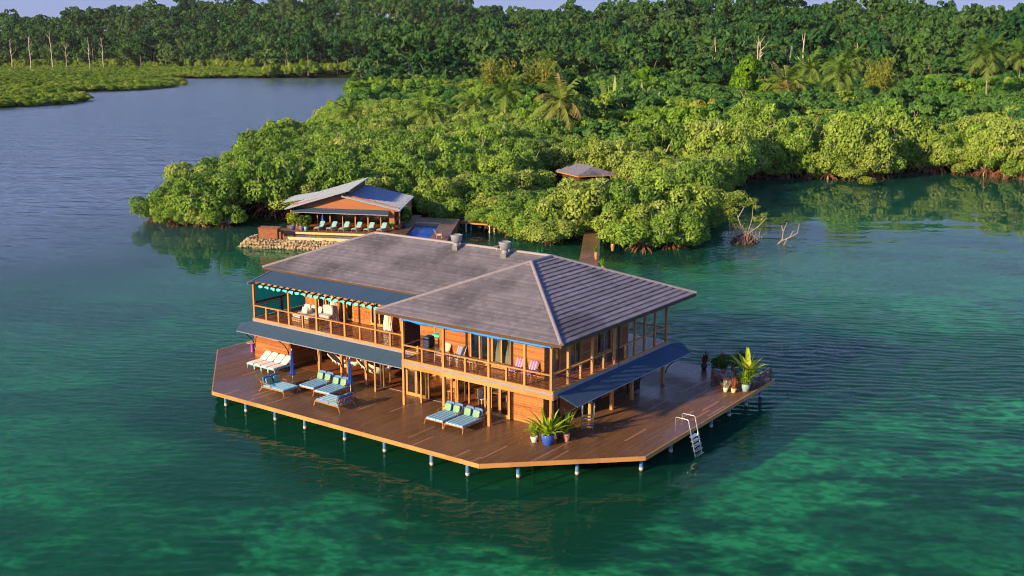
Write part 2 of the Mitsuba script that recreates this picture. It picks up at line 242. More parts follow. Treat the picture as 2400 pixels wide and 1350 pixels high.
CLEAR = [Polygon([(-72, 31), (-44, 44), (-52, 64), (-62, 61), (-74, 58), (-80, 44)]), Polygon([(-29.5, 40), (-26.0, 40), (-34.5, 64), (-37.5, 64)]), Polygon([(-70, 98), (-66, 109), (-54, 102), (-46, 86), (-52, 82), (-60, 88)]),
         Polygon([(-96, 318), (-86, 340), (-60, 320), (-56, 303), (-70, 300)]), Polygon([(-161, 184), (-154, 191), (-138, 174), (-145, 168)])]
def scatter(step, keep):
    """Jittered points over the wedge of land in view, as (x, y)."""
    xs = np.arange(-1900, 260, step); ys = np.arange(25, 1250, step); X, Y = np.meshgrid(xs, ys)
    p = np.stack([X.ravel(), Y.ravel()], 1) + rng.uniform(-0.42, 0.42, (X.size, 2)) * step
    px, _, w = project(np.c_[p, np.full(len(p), 5.0)]); p = p[(w > 30) & (px > -70) & (px < 2470)]
    p = p[shapely.contains_xy(LAND, p[:, 0], p[:, 1])]
    return p[keep(p)]
near = lambda p: np.linalg.norm(p - CAM[:2], axis=1)
shore = lambda p: shapely.distance(MAIN.boundary, shapely.points(p[:, 0], p[:, 1]))
inmain = lambda p: shapely.contains_xy(MAIN, p[:, 0], p[:, 1])
pen = Polygon([(-110, 30), (-20, 55), (-24, 75), (-45, 100), (-62, 118), (-92, 140), (-112, 160), (-160, 190), (-240, 270), (-250, 225), (-160, 108)])
inpen = lambda p: shapely.contains_xy(pen, p[:, 0], p[:, 1])
plan = []                             # (kind, x, y, z, scale, height scale)
def grow(step, keep, kd, s, hs, clear=True):
    p = scatter(step, keep)
    for c in CLEAR if clear else ():
        p = p[~shapely.contains_xy(c.buffer(2.2), p[:, 0], p[:, 1])]
    z = ground(p[:, 0], p[:, 1])
    for q, zz in zip(p, z): plan.append((kd, q[0], q[1], zz, rng.uniform(*s), rng.uniform(*hs)))
mg = lambda p: inmain(p) & (near(p) < 360) & ((shore(p) < 15) | inpen(p))
mid = lambda p: inmain(p) & ~mg(p) & (near(p) < 520)
grow(5.2, mg, 'K_mangrove', (0.75, 1.2), (0.85, 1.35))
B_ = MAIN.exterior; L_ = np.arange(0, B_.length, 3.6)
for q in L_:                          # the outermost mangroves lean over the water
    e = B_.interpolate(q + rng.uniform(-0.8, 0.8)); e2 = e.x + rng.uniform(-1.2, 0.6), e.y + rng.uniform(-0.2, 1.6)
    if np.hypot(e.x - CAM[0], e.y - CAM[1]) < 330 and -60 < project((*e2, 3))[0] < 2460 and not any(c.buffer(2.0).contains(Point(*e2)) for c in CLEAR):
        plan.append(('K_mangrove', *e2, -0.35, rng.uniform(0.55, 0.95), rng.uniform(0.7, 1.1)))
for q in ((-46.5, 62.3, .9, .95), (-42.8, 60.8, .8, .9), (-40.6, 59.6, .75, .8), (-49.5, 65.5, .8, .9), (-33.0, 63.2, .95, .95), (-29.3, 62.4, .9, .8), (-31.5, 66, 1.0, 1.1), (-27.6, 66, .9, .9), (-44, 67, .9, 1.0), (-53, 67.5, .7, .8)):
    plan.append(('K_mangrove', q[0], q[1], -.3, q[2], q[3]))
grow(7.4, mid, 'K_broadleaf', (0.6, 1.15), (0.65, 1.15))
grow(12.0, lambda p: ~mg(p) & ~mid(p) & inmain(p) & ((hill(p[:, 0], p[:, 1]) > 2.5) | (near(p) < 800)), 'K_hill', (0.6, 1.75), (0.6, 1.3), False)
grow(16.5, lambda p: ~inmain(p) & (hill(p[:, 0], p[:, 1]) > 2.0), 'K_hill', (0.8, 2.1), (0.65, 1.4), False)
grow(7.5, lambda p: ~mg(p) & ~mid(p) & (hill(p[:, 0], p[:, 1]) <= 2.5) & (near(p) >= 380) & ~(inmain(p) & (near(p) < 800)), 'K_thicket', (0.9, 1.4), (0.45, 0.7), False)
LOW = Polygon([(-64, 91), (-50, 99), (-38, 74), (-44, 66), (-52, 68)])
plan = [(k_, x, y, z, s, min(hs, .62) if LOW.contains(Point(x, y)) else hs) for k_, x, y, z, s, hs in plan]
for i_, (k_, x, y, z, s, hs) in enumerate(plan):                    # the mangroves of the eastern bay are the tallest
    if k_ == 'K_mangrove' and x > -62 and y > 120: plan[i_] = (k_, x, y, z, s * 1.25, hs * 1.2)
GLADE = Polygon([(-98, 322), (-84, 346), (-52, 322), (-32, 262), (-58, 258)])
plan = [t_ for t_ in plan if not (t_[0] == 'K_broadleaf' and GLADE.contains(Point(t_[1], t_[2])) and rng.uniform() < .75)]
def behind(t_):                       # a view is open towards each bare trunk on the slope
    d = A_(t_[1:3]) - CAM[:2]; r_ = np.hypot(*d); a_ = math.atan2(d[0], d[1])
    return any(q_ - 55 < r_ < q_ + 8 and abs(a_ - b_) * r_ < 5.5 for b_, q_ in OPEN)
A_ = np.array; OPEN = [(YAW + math.atan((px - 1200) / (FOCAL * 2400)), r_) for px, r_, _, _ in BARE]
plan = [t_ for t_ in plan if not (t_[0] in ('K_hill', 'K_broadleaf') and behind(t_))]
def fringe(p):                         # low growth in front of the slope along the far shores
    d = shapely.distance(LAND.boundary, shapely.points(p[:, 0], p[:, 1])); return (near(p) >= 380) & (d < 45) & ~mg(p) & (hill(p[:, 0], p[:, 1]) > 2.5)
grow(7.0, fringe, 'K_thicket', (0.9, 1.5), (0.9, 1.6), False)
grow(9.0, lambda p: (hill(p[:, 0], p[:, 1]) > 2.0) & (hill(p[:, 0], p[:, 1]) < 9.0) & (near(p) > 480), 'K_thicket', (1.1, 1.8), (1.0, 1.7), False)
# what stands wholly behind nearer crowns is left out
PX = {'K_mangrove': (4.2, 6.2, 3.5), 'K_thicket': (4.4, 5.0, 3.0), 'K_broadleaf': (5.0, 10.8, 7.0), 'K_hill': (6.0, 20.0, 15.0)}   # radius, top, height that surely hides
plan.sort(key=lambda t: math.hypot(t[1] - CAM[0], t[2] - CAM[1])); cover = np.full(2700, 1e9); shown = []
for kd, x, y, z, s, hs in plan:
    R_, top, sure = PX[kd]; px, py, w = project((x, y, z + top * s * hs)); _, pc, _ = project((x, y, z + sure * s * hs)); k = R_ * s * FOCAL * 2400 / w
    a, b = int(max(px - k, -100)) + 110, int(min(px + k, 2500)) + 112
    if b <= a: continue
    seen = np.mean(py < cover[a:b] - 2)
    if seen > 0.25: shown.append((kd, x, y, z, s, hs, k * k * seen))
    m = (a + b) // 2; h = max(1, int(k * 0.55)); cover[max(m - h, 0):m + h] = np.minimum(cover[max(m - h, 0):m + h], pc)
WORDS = {'K_mangrove': ('mangrove_tree', 'bushy yellow green mangrove tree in the thicket along the near shore', 'mangrove tree', 'mangroves of the near shore'),
         'K_broadleaf': ('broadleaf_tree', 'rounded green broadleaf tree on the flat land behind the mangroves', 'broadleaf tree', 'broadleaf trees behind the mangroves'),
         'K_hill': ('hill_tree', 'tall dark green rainforest tree on the slope below the ridge', 'rainforest tree', 'rainforest trees on the slope'),
         'K_thicket': ('marsh_thicket', None, None, None)}
REST = {'K_mangrove': ('mangrove_scrub', 'mass of mangrove scrub between the shore trees'), 'K_broadleaf': ('lowland_forest', 'mass of lowland forest behind the mangroves'),
        'K_hill': ('hill_forest', 'distant rainforest covering the low hills'), 'K_thicket': ('marsh_thicket', 'low green mangrove marsh across the lagoon')}
for q in ((-53.6, 62.6, .55, .6, .7), (-51.4, 62.2, .62, .65, .9), (-49.3, 62.0, .6, .7, .6), (-47.2, 61.6, .75, .85, -.2), (-44.0, 60.2, .62, .72, -.3)):     # boughs over the side boardwalk
    shown.append(('K_mangrove', q[0], q[1], q[4], q[2], q[3], 900.0))
TONE = {'K_mangrove': ('yellow green', 'bright lime green', 'fresh green', 'pale olive green', 'deep green'), 'K_broadleaf': ('dark green', 'mid green', 'bright green', 'blue green', 'grass green', 'yellowish green', 'dull green'),
        'K_hill': ('dark green', 'mid green', 'blackish green', 'light green', 'green', 'olive green', 'bluish green', 'pale yellowish')}
def tree_label(kd, lead, x, y, s, hs):
    """Size, tone and place of one tree of the thicket."""
    px = project((x, y, 5))[0]; size = 'small' if s * hs < .85 else 'large' if s * hs > 1.25 else 'middling'; tone = TONE[kd][int(lead[-1]) % len(TONE[kd])]
    if kd == 'K_mangrove':
        z = ('at the left tip of the peninsula' if px < 600 and y < 62 else 'on the far flank of the peninsula' if px < 750 and y > 90 else 'behind the pool pavilion' if px < 1050 and y < 100 else 'beside the boardwalk and the hut' if px < 1700 and y < 100 and x > -62 else
             'in the middle of the peninsula thicket' if px < 1500 else 'along the near side of the bay' if px < 1780 else 'on the far shore of the bay' if px < 2100 else 'at the right edge of the bay')
        return f'{size} {tone} mangrove tree {z}'
    side = ('left', 'left middle', 'middle', 'right middle', 'right')[int(np.clip(px // 480, 0, 4))]; r_ = math.hypot(x - CAM[0], y - CAM[1])
    if kd == 'K_broadleaf': return f'{size} {tone} broadleaf tree on the {"nearer" if r_ < 300 else "middle" if r_ < 410 else "farther"} flat land, {side} of the picture'
    return f'{size} {tone} rainforest tree {"low" if hill(np.array([x]), np.array([y]))[0] < 15 else "high" if hill(np.array([x]), np.array([y]))[0] > 30 else "half way"} on the slope, {side} of the picture'
count = {}
for kd in KIND:
    mine = sorted([t for t in shown if t[0] == kd], key=lambda t: -t[6]); count[kd] = len(mine); own = 0 if kd == 'K_thicket' else 290
    for i, (_, x, y, z, s, hs, _a) in enumerate(mine):
        lead = KIND[kd][int(np.clip(meshkit.noise(np.array([x * .018, y * .018, 0.0]), 21) * 1.3 * len(KIND[kd]) + rng.normal() * 1.4, 0, len(KIND[kd]) - .01)) % len(KIND[kd])]
        key = (WORDS[kd][0] if i == 0 else f'{WORDS[kd][0]}_{i:03d}') if i < own else f'{REST[kd][0]}__{i - own + 1:03d}'
        if i < own: tag(key, tree_label(kd, lead, x, y, s, hs), *WORDS[kd][2:])
        else: tag(REST[kd][0], REST[kd][1], kind='stuff')
        scene[key] = {'type': 'instance', 'group': {'type': 'ref', 'id': lead},
                      'to_world': T().translate([x, y, z]).rotate([0, 0, 1], float(rng.uniform(0, 360))).scale([s, s, s * hs])}
print('trees', count)
# ---------------------------------------------------------------- materials of the house
def wood(base, dark, axis, board, seed, along=0.35, contrast=1.0):
    """Boards of the given width across 'axis' (0 x, 1 y, 2 z), each with a tone of its own, grain along them."""
    def fn(p, n, uv):
        q = [p.x, p.y, p.z]; a = q[axis]; l = (p.y if axis == 0 else p.x) + 0.7 * (p.z if axis != 2 else p.y)
        i = dr.floor(a / board); k = dr.floor(l / 2.6 + 5.0 * cell_rand(i, seed))
        t = cell_rand(i, k, seed); g = noise(l * 2.2 + 40 * t, a * 60, seed) * 0.6 + noise(l * along, a * 9, seed + 3) * 0.4
        c = mix(base, dark, dr.clip((0.75 * t + 0.45 * g - 0.25) * contrast, 0, 1))
        return c * (0.88 + 0.24 * noise(p.x * 0.7, p.y * 0.7, p.z * 0.9))
    return proc(fn)
mat('m_wall', pri(wood((0.42, 0.175, 0.056), (0.27, 0.092, 0.030), 2, 0.145, 3, 0.35, 1.35), 0.45, 0.4))
mat('m_post', pri(wood((0.50, 0.265, 0.090), (0.39, 0.170, 0.052), 0, 0.9, 5), 0.5, 0.4))
mat('m_floor', pri(wood((0.26, 0.095, 0.045), (0.14, 0.045, 0.022), 1, 0.12, 9), 0.22, 0.5))
def deck_color(p, n, uv):
    i = dr.floor((p.x + 31.0) / 0.1456); k = dr.floor(p.y / 2.4 + 7.0 * cell_rand(i, 2)); t = cell_rand(i, k, 11)
    g = noise(p.x * 70, p.y * 1.6 + 30 * t); wet = fbm(p.x * 0.30, p.y * 0.30, 5, 3)
    c = mix((0.112, 0.058, 0.027), (0.188, 0.100, 0.048), 0.6 * t + 0.4 * g)
    c = dr.select(t > 0.972, mi.Color3f(0.30, 0.150, 0.085), c)                     # a few boards that were replaced
    return c * (0.68 + 0.46 * wet)
mat('m_deck', pri(proc(deck_color), proc(lambda p, n, uv: 0.30 + 0.28 * smoothstep(0.35, 0.7, fbm(p.x * 0.35, p.y * 0.35, 2, 3))), 0.35))
def tile_color(p, n, uv):
    s = noise(p.x * 0.5, p.y * 0.5, 2) * 0.55 + noise(p.x * 0.16, p.y * 0.16, 6) * 0.45; st = smoothstep(0.48, 0.72, s)
    run = noise(p.x * 3.6, p.y * 3.6, 1); cell = cell_rand(dr.floor(p.x / 0.37), dr.floor(p.y / 0.37), 4)
    c = mix((0.160, 0.158, 0.192), (0.090, 0.090, 0.112), st * 0.7 + 0.3 * run * st)
    lich = smoothstep(0.62, 0.80, noise(p.x * 5, p.y * 5, 8))
    c = mix(c, (0.27, 0.255, 0.255), 0.12 * lich)
    row = cell_rand(dr.floor((p.z - 7.15) / 0.1388), 3)
    return c * (0.78 + 0.26 * cell + 0.20 * row)
mat('m_tile', pri(proc(tile_color), 0.75, 0.25))
def awning_color(p, n, uv): return mix((0.036, 0.074, 0.130), (0.045, 0.090, 0.155), fbm(p.x * 0.8, p.y * 0.8, p.z, 3))
mat('m_awning', pri(proc(awning_color), 0.65, 0.12))
mat('m_trim', pri((0.25, 0.25, 0.32), 0.5))
mat('m_dark', pri((0.015, 0.014, 0.016), 0.5))
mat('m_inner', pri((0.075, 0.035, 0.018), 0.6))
mat('m_glass', {'type': 'thindielectric', 'int_ior': 1.5, 'specular_transmittance': rgb(0.75, 0.82, 0.85)})
mat('m_steel', pri((0.62, 0.64, 0.68), 0.28, 0.5, metallic=0.85))
mat('m_gloss', pri(VC, 0.18, 0.5, clearcoat=0.6))
mat('m_pile', pri(VC, 0.6, 0.3))
def part(parent, key): return name(f'{parent}__{key}')
def P(parent, key, m, mb, smooth=False, color=False): return mb.put(part(parent, key), m, smooth, color)
D, F2, ZE, K = 1.25, 4.25, 7.15, 0.40
# ---------------------------------------------------------------- the deck over the water
deck = name('deck'); tag(deck, 'broad brown timber deck on blue pilings around the two storey house', 'deck')
OUT = Polygon([(-31, 1.40), (-23.2, -5.35), (-1.24, -5.15), (5.42, 1.15), (5.42, 18.85), (-31, 18.85)])
for i in range(250):
    x0 = -31 + i * 0.1456; x1 = x0 + 0.1396; e = []
    for x in (x0, x1):
        c = OUT.intersection(shapely.LineString([(x, -20), (x, 40)])); b = c.bounds if not c.is_empty else (x, 1.4, x, 18.8); e.append((b[1], b[3]))
    q = [(x0, e[0][0]), (x1, e[1][0]), (x1, e[1][1]), (x0, e[0][1])]; dz = 0.003 * math.sin(i * 12.9)
    P(deck, 'plank', 'm_deck', MB().hexa([(*a, D - 0.04) for a in q], [(*a, D + dz) for a in q]))
m = MB(); o = list(OUT.exterior.coords)
for a, b in zip(o[:-1], o[1:]):
    P(deck, 'edge_board', 'm_post', MB().beam((*a, D - 0.12), (*b, D - 0.12), 0.06, 0.25))
for y in np.arange(-4.6, 18.5, 1.9):
    c = OUT.buffer(-0.25).intersection(shapely.LineString([(-40, y), (20, y)]))
    if not c.is_empty: m.box(c.bounds[0], c.bounds[2], y - 0.06, y + 0.06, D - 0.32, D - 0.05)
P(deck, 'joists', 'm_dark', m); P(deck, 'subfloor', 'm_dark', MB().prism(OUT.buffer(-0.12), D - 0.064, D - 0.046))
piles = [(x, -4.45) for x in (-23.0, -21.0, -18.2, -15.5, -12.05, -8.8, -5.2, -2.6)] + [(-0.2, -3.0), (2.2, -0.75), (4.75, 1.9)] + [(4.75, y) for y in (5.4, 8.1, 10.7, 13.3, 15.9, 18.2)] + \
        [(-25.8, -2.2), (-28.4, 0.1), (-30.4, 2.0), (-30.4, 6), (-30.4, 10)] + [(x, y) for x in (-26, -20, -14, -8, -2) for y in (1, 7, 13, 18.2)]
for i, (x, y) in enumerate(piles):
    b = P(deck, 'piling', 'm_pile', MB().lathe([(0.0, -3.4), (0.10, -3.4), (0.10, 0.06), (0.12, 0.10)], (x, y, 0), (0.05, 0.05, 0.045), 10).lathe([(0.105, 0.06), (0.125, 0.09), (0.12, 0.24)], (x, y, 0), (0.50, 0.47, 0.44), 10), True, True)
    MB().lathe([(0.112, 0.23), (0.112, D - 0.3), (0.0, D - 0.3)], (x, y, 0), (0.07, 0.20, 0.46) if i % 3 else (0.10, 0.24, 0.44), 10).put(f'{b}__blue_sleeve', 'm_pile', True, True)
# ---------------------------------------------------------------- the house
villa = name('villa'); tag(villa, 'two storey orange timber house with grey tiled hip roof standing on the deck', 'house')
H = lambda key, m, mb, smooth=False, color=False: P(villa, key, m, mb, smooth, color)
def courses(E, s_ax, t_ax, z0, sL, sR, tmax, run=0.347):
    """Rows of tiles: E a corner of the eave, s along it, t up the slope (level metres)."""
    s_ax, t_ax = np.asarray(s_ax, float), np.asarray(t_ax, float); n = np.cross(np.r_[s_ax, 0], np.r_[t_ax, K]); n *= np.sign(n[2]) / np.linalg.norm(n); t = 0.0; j = 0
    while t < tmax - 0.02:
        t1 = min(t + run, tmax); a0, b0, a1, b1 = sL(t), sR(t), sL(t1), sR(t1)
        lo, hi = min(a0, a1), max(b0, b1); s = np.arange(lo, hi + 0.055, 0.055); wave = 0.030 * np.abs(np.sin(np.pi * (s + 0.11 * (j % 2)) / 0.22)); jit = 0.006 * np.sin(s * 3.1 + j * 1.7)
        R = []
        for tt, up, w in ((t, -0.02, 0), (t, 0.062, 1), (min(t1 + 0.03, tmax), 0.006, 1)):
            c = np.clip(s, *((a0, b0) if tt == t else (a1, b1))); q = E[None, :2] + c[:, None] * s_ax + tt * t_ax
            R.append(np.c_[q, np.full(len(s), z0 + K * tt)] + n * (up + (wave + jit)[:, None] * w))
        V = np.vstack(R); k = len(s); i = np.arange(k - 1); F = np.vstack([np.stack([i + r * k, i + r * k + 1, i + (r + 1) * k + 1], 1) for r in (0, 1)] + [np.stack([i + r * k, i + (r + 1) * k + 1, i + (r + 1) * k], 1) for r in (0, 1)])
        if n @ np.cross(V[F[0, 1]] - V[F[0, 0]], V[F[0, 2]] - V[F[0, 0]]) < 0: F = F[:, ::-1]
        P(roof, 'tile_course', 'm_tile', MB().raw(V, F)); t = t1; j += 1
roof = part(villa, 'roof')
XW, XE, YF, YB, YM, XL = -13.05, 0.85, -0.40, 15.8, 3.10, -27.5; ZM = ZE + K * 1.175; RUN = (XE - XW) / 2; XR = XW + RUN; ZR = ZE + K * RUN; YR = YM + (ZR - ZM) / K
A = np.array
MB().raw([(XW, YF, ZE - .05), (XE, YF, ZE - .05), (XE, YB, ZE - .05), (XR, YF + RUN, ZR - .05), (XR, YB - RUN, ZR - .05), (XW, YB, ZE - .05), (XL, YM, ZM - .05), (XL, YB - 1.2, ZM - .05), (XL + YR - YM, YR, ZR - .05), (XR, YR, ZR - .05), (XW + 1.2, YM, ZM - .05), (XW, YM, ZE - .05)],
         [[0, 1, 3], [1, 2, 4], [1, 4, 3], [2, 5, 4], [0, 3, 10], [0, 10, 11], [3, 9, 10], [6, 10, 9], [6, 9, 8], [6, 8, 7], [7, 8, 9], [7, 9, 4], [7, 4, 5]]).put(roof, 'm_inner')
courses(A([0, YF, 0]), (1, 0), (0, 1), ZE, lambda t: XW + t, lambda t: XE - t, RUN)
courses(A([XE, 0, 0]), (0, 1), (-1, 0), ZE, lambda t: YF + t, lambda t: YB - t, RUN)
courses(A([XW, 0, 0]), (0, 1), (1, 0), ZE, lambda t: YF + t, lambda t: max(YM + 0.2, YM - 1.2 + t), RUN)
courses(A([0, YM, 0]), (1, 0), (0, 1), ZM, lambda t: XL + t, lambda t: XW + 1.2 + t, YR - YM)
courses(A([XL, 0, 0]), (0, 1), (1, 0), ZM, lambda t: YM + t, lambda t: YB - 1.2 - t, YR - YM)
apexF, apexB, apexM = (XR, YF + RUN, ZR), (XR, YB - RUN, ZR), (XL + YR - YM, YR, ZR)
for a, b in (((XE, YF, ZE), apexF), ((XW, YF, ZE), apexF), ((XE, YB, ZE), apexB), ((XL, YM, ZM), apexM), ((XL, YB - 1.2, ZM), apexM), (apexF, apexB), (apexM, (XR, YR, ZR))):
    a, b = A(a), A(b); k = int(np.linalg.norm(b - a) / 0.42); m = MB()
    for i in range(k):
        p, q = a + (b - a) * i / k, a + (b - a) * (i + 1.06) / k
        m.tube([p + (0, 0, .03), q + (0, 0, .05)], [0.125, 0.105], (0.25, 0.23, 0.25), 8)
    P(roof, 'ridge_cap', 'm_paint', m, False, True)
m = MB(); m2 = MB()
for a, b in (((XW, YF), (XE, YF)), ((XE, YF), (XE, YB)), ((XW, YM), (XW, YF))): m.beam((*a, ZE - .10), (*b, ZE - .10), .05, .16)
m2.beam((XL, YM, ZM - .06), (XW + 1.3, YM, ZM - .06), .05, .10).beam((XL, YM, ZM - .1), (XL, YB - 1.2, ZM - .1), .05, .16)
P(roof, 'fascia', 'm_inner', m); P(roof, 'fascia', 'm_inner', m2)
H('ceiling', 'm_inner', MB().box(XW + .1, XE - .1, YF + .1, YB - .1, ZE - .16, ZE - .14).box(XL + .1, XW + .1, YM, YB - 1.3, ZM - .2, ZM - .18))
# floors
H('upper_floor', 'm_floor', MB().box(-11.24, 0, 0.0, 13.55, F2 - .12, F2).box(-27.05, -11.24, 1.65, 13.55, F2 - .12, F2))
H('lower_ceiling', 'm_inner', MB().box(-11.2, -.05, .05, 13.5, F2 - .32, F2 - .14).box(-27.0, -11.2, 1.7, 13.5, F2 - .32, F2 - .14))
H('lounge_floor', 'm_floor', MB().box(-23.1, -1.9, 1.78, 13.0, D + .004, D + .012))
for (a, b) in (((-11.3, 0), (0.06, 0)), ((0.03, 0), (0.03, 13.6)), ((-27.1, 1.66), (-11.3, 1.66)), ((-27.05, 1.66), (-27.05, 13.6)), ((-11.27, 0), (-11.27, 1.66))):
    H('floor_edge', 'm_post', MB().beam((*a, F2 - .06), (*b, F2 - .06), .10, .13)); H('flashing', 'm_trim', MB().beam((*a, F2 - .19), (*b, F2 - .19), .13, .12))
    H('floor_beam', 'm_post', MB().beam((*a, F2 - .40), (*b, F2 - .40), .12, .28))
# posts and railings
def post(x, y, z0, z1, w=0.15): return H('post', 'm_post', MB().box(x - w / 2, x + w / 2, y - w / 2, y + w / 2, z0, z1))
for x in (-11.2, -7.95, -4.5, -0.08): post(x, 0.02, D, F2 - .54, .17)
for x in (-11.2, -7.95, -4.5, -1.92, -0.08): post(x, 0.02, F2, ZE - .2)
for x in (-9.65, -6.27, -3.22): post(x, 0.02, F2, F2 + .88, .12)
for y in (1.73, 4.34, 6.86, 9.34, 10.6, 11.94, 13.48): post(-0.08, y, F2, ZE - .2, .14)
for y in (3.07, 5.64, 8.19): post(-0.08, y, F2, F2 + .88, .12)
for y in (4.37, 6.89, 9.34, 13.44): post(-0.2, y, D, F2 - .54, .19)
for x in (-27.0, -23.38, -20.62, -17.95, -15.14, -11.5): post(x, 1.74, F2, 6.75, .15)
for x in (-25.75, -24.47, -22.02, -19.24, -16.56, -13.85): post(x, 1.74, F2, F2 + .88, .12)
for x in (-20.5, -18.35, -16.05): post(x, 1.72, D, F2 - .54, .19)
post(-18.05, 1.95, D, F2 - .54, .1); post(-27.0, 13.4, D, ZM - .2); post(-27.0, 8, D, ZM - .2)
for a, b in (((-11.2, .02), (-.08, .02)), ((-.08, .02), (-.08, 13.48)), ((-27.0, 1.74), (-11.3, 1.74)), ((-27.0, 1.74), (-27.0, 5.0)), ((-.08, 13.48), (-6, 13.48)), ((-11.2, .02), (-11.2, 1.7))):
    H('handrail', 'm_post', MB().beam((*a, F2 + .90), (*b, F2 + .90), .13, .07))
    for k in range(5): H('railing_cable', 'm_dark', MB().beam((*a, F2 + .14 + .15 * k), (*b, F2 + .14 + .15 * k), .016, .016))
H('roof_beam', 'm_post', MB().beam((-11.3, .02, ZE - .27), (.05, .02, ZE - .27), .12, .22)); H('roof_beam', 'm_inner', MB().beam((-.08, 0, ZE - .27), (-.08, 13.5, ZE - .27), .12, .22))
H('roof_beam', 'm_post', MB().beam((-27.1, 1.74, 6.90), (-12.6, 1.74, 6.90), .12, .16)); H('downpipe', 'm_dark', MB().tube([(0.06, 7.15, F2 - .5), (0.06, 7.15, ZE - .1)], .05, None, 8), True)
# walls of overlapping boards, with openings (a0, a1, z0, z1) along the wall
def wall(axis, at, a0, a1, z0, z1, holes=(), inward=1, m='m_wall'):
    """A boarded wall in the plane axis = at, boards 0.145 m high, set out from the frame; inward: side of the backing."""
    mb = MB(); z = z0
    while z < z1 - .01:
        zt = min(z + .145, z1); cut = sorted((h[0], h[1]) for h in holes if h[2] < zt - .02 and h[3] > z + .02); x = a0
        for c0, c1 in cut + [(a1, a1)]:
            if c0 - x > .02:
                t0, t1 = (at - .012 * inward, at + .03 * inward)
                if axis == 1: mb.box(x, c0, min(t0, t1), max(t0, t1), z + .016, zt); mb.box(x, c0, min(at + .03 * inward, at + .10 * inward), max(at + .03 * inward, at + .10 * inward), z, zt)
                else: mb.box(min(t0, t1), max(t0, t1), x, c0, z + .016, zt); mb.box(min(at + .03 * inward, at + .10 * inward), max(at + .03 * inward, at + .10 * inward), x, c0, z, zt)
            x = max(x, c1)
        z = zt
    return H('wall', m, mb)
def glazed(key, axis, at, a0, a1, z0, z1, leaves=1, fr=.10, out=1, mid=None, m='m_post'):
    """A glazed door or window: frame, leaves and a pane in each."""
    k = part(villa, key); q = lambda lo, hi, z_0, z_1, d=.05, c=0.0: ((lo, hi, at + (c - d), at + (c + d)) if axis == 1 else (at + (c - d), at + (c + d), lo, hi)) + (z_0, z_1)
    mb = MB(); w = (a1 - a0) / leaves
    mb.box(*q(a0, a1, z1 - fr, z1)).box(*q(a0, a1, z0, z0 + fr * 1.3))
    for i in range(leaves + 1): c = min(max(a0 + i * w, a0 + fr / 2), a1 - fr / 2); mb.box(*q(c - fr / 2, c + fr / 2, z0 + fr * 1.3, z1 - fr))
    if mid: mb.box(*q(a0 + fr, a1 - fr, mid - .03, mid + .03, .03))
    mb.put(k, m)
    for i in range(leaves):
        MB().box(*q(a0 + i * w + fr / 2, a0 + (i + 1) * w - fr / 2, z0 + fr * 1.3, z1 - fr, .004)).put(part(k, 'pane'), 'm_glass')
    return k
W = 1.72; WU = 1.72
u_open = [(-7.25, -5.75, F2 + .05, 6.6), (-5.60, -4.10, F2 + .05, 6.6)]
wall(1, WU, -9.6, -1.75, F2, ZE - .15, u_open)
for a, b, _, _ in u_open: glazed('window', 1, WU + .02, a, b, F2 + .28, 6.6, 2); H('sill', 'm_post', MB().box(a, b, WU - .06, WU + .08, F2 + .05, F2 + .28))
r_open = [(2.5, 3.4, F2 + .05, 6.5), (4.4, 5.7, F2 + .05, 6.5), (7.5, 9.3, F2 + .05, 6.5), (9.8, 10.5, F2 + .05, 6.5)]
wall(0, -1.75, WU, 11.4, F2, ZE - .15, r_open, -1)
for i, (a, b, _, _) in enumerate(r_open): glazed('window', 0, -1.77, a, b, F2 + .05, 6.5, 2 if b - a > 1 else 1, .09)
wall(0, -9.6, WU, 5.0, F2, ZE - .15, (), -1); wall(1, 11.4, -12, -1.75, F2, ZE - .15, (), -1)
lw = [(-23.9, -22.3, F2 + .04, 6.5), (-21.7, -20.3, F2 + .04, 6.5), (-18.7, -17.0, F2 + .04, 6.5), (-15.9, -14.6, F2 + .04, 6.5), (-12.9, -11.4, F2 + .04, 6.4)]
wall(1, 5.0, -25.2, -9.6, F2, ZM - .15, lw); wall(0, -25.2, 5.0, 13.3, F2, ZM - .15, (), 1)
for a, b, _, _ in lw: glazed('balcony_door', 1, 5.02, a, b, F2 + .04, 6.5, 2, .13)
# ground floor
wall(1, W, -4.15, -1.8, D, F2 - .54); wall(0, -1.8, W, 12.9, D, F2 - .54, [(2.6, 3.5, D, 3.4), (6.0, 8.2, D, 3.4)], -1)
for a, b in ((2.6, 3.5), (6.0, 8.2)): glazed('glass_door', 0, -1.82, a, b, D, 3.4, 2, .09, m='m_inner')
glazed('glass_door', 1, W, -12.55, -10.75, D, F2 - .54, 2, .16); glazed('glass_door', 1, W, -6.15, -5.75, D, F2 - .54, 1, .10); glazed('glass_door', 1, W, -5.72, -4.2, D, F2 - .54, 2, .16)
for x in (-8.75, -8.25, -7.35, -10.62): post(x, W, D, F2 - .54, .09)
glazed('folded_door', 0, -10.55, .85, 1.66, D, F2 - .6, 1, .08); glazed('folded_door', 0, -14.5, .85, 1.75, D, 3.25, 1, .08); glazed('folded_door', 0, -8.45, 1.75, 2.7, D, F2 - .6, 1, .08); glazed('folded_door', 0, -14.9, 1.8, 2.8, D, F2 - .6, 1, .08)
H('door_track', 'm_trim', MB().box(-14.6, -12.6, 1.9, 1.96, D + .013, D + .03).box(-10.6, -7.3, W - .03, W + .03, D + .013, D + .03))
wall(1, 1.55, -26.95, -23.2, D, F2 - .54); wall(0, -23.2, 1.55, 6.0, D, F2 - .54, (), -1); wall(0, -26.95, 1.6, 13, D, F2 - .54, (), 1)
wall(1, 7.2, -23.2, -1.8, D, F2 - .54, [(-20, -18, D, 3.3), (-15, -12.5, D, 3.3)], 1, 'm_inner'); wall(1, 13.0, -27, -1.8, D, F2 - .54, (), -1, 'm_inner')
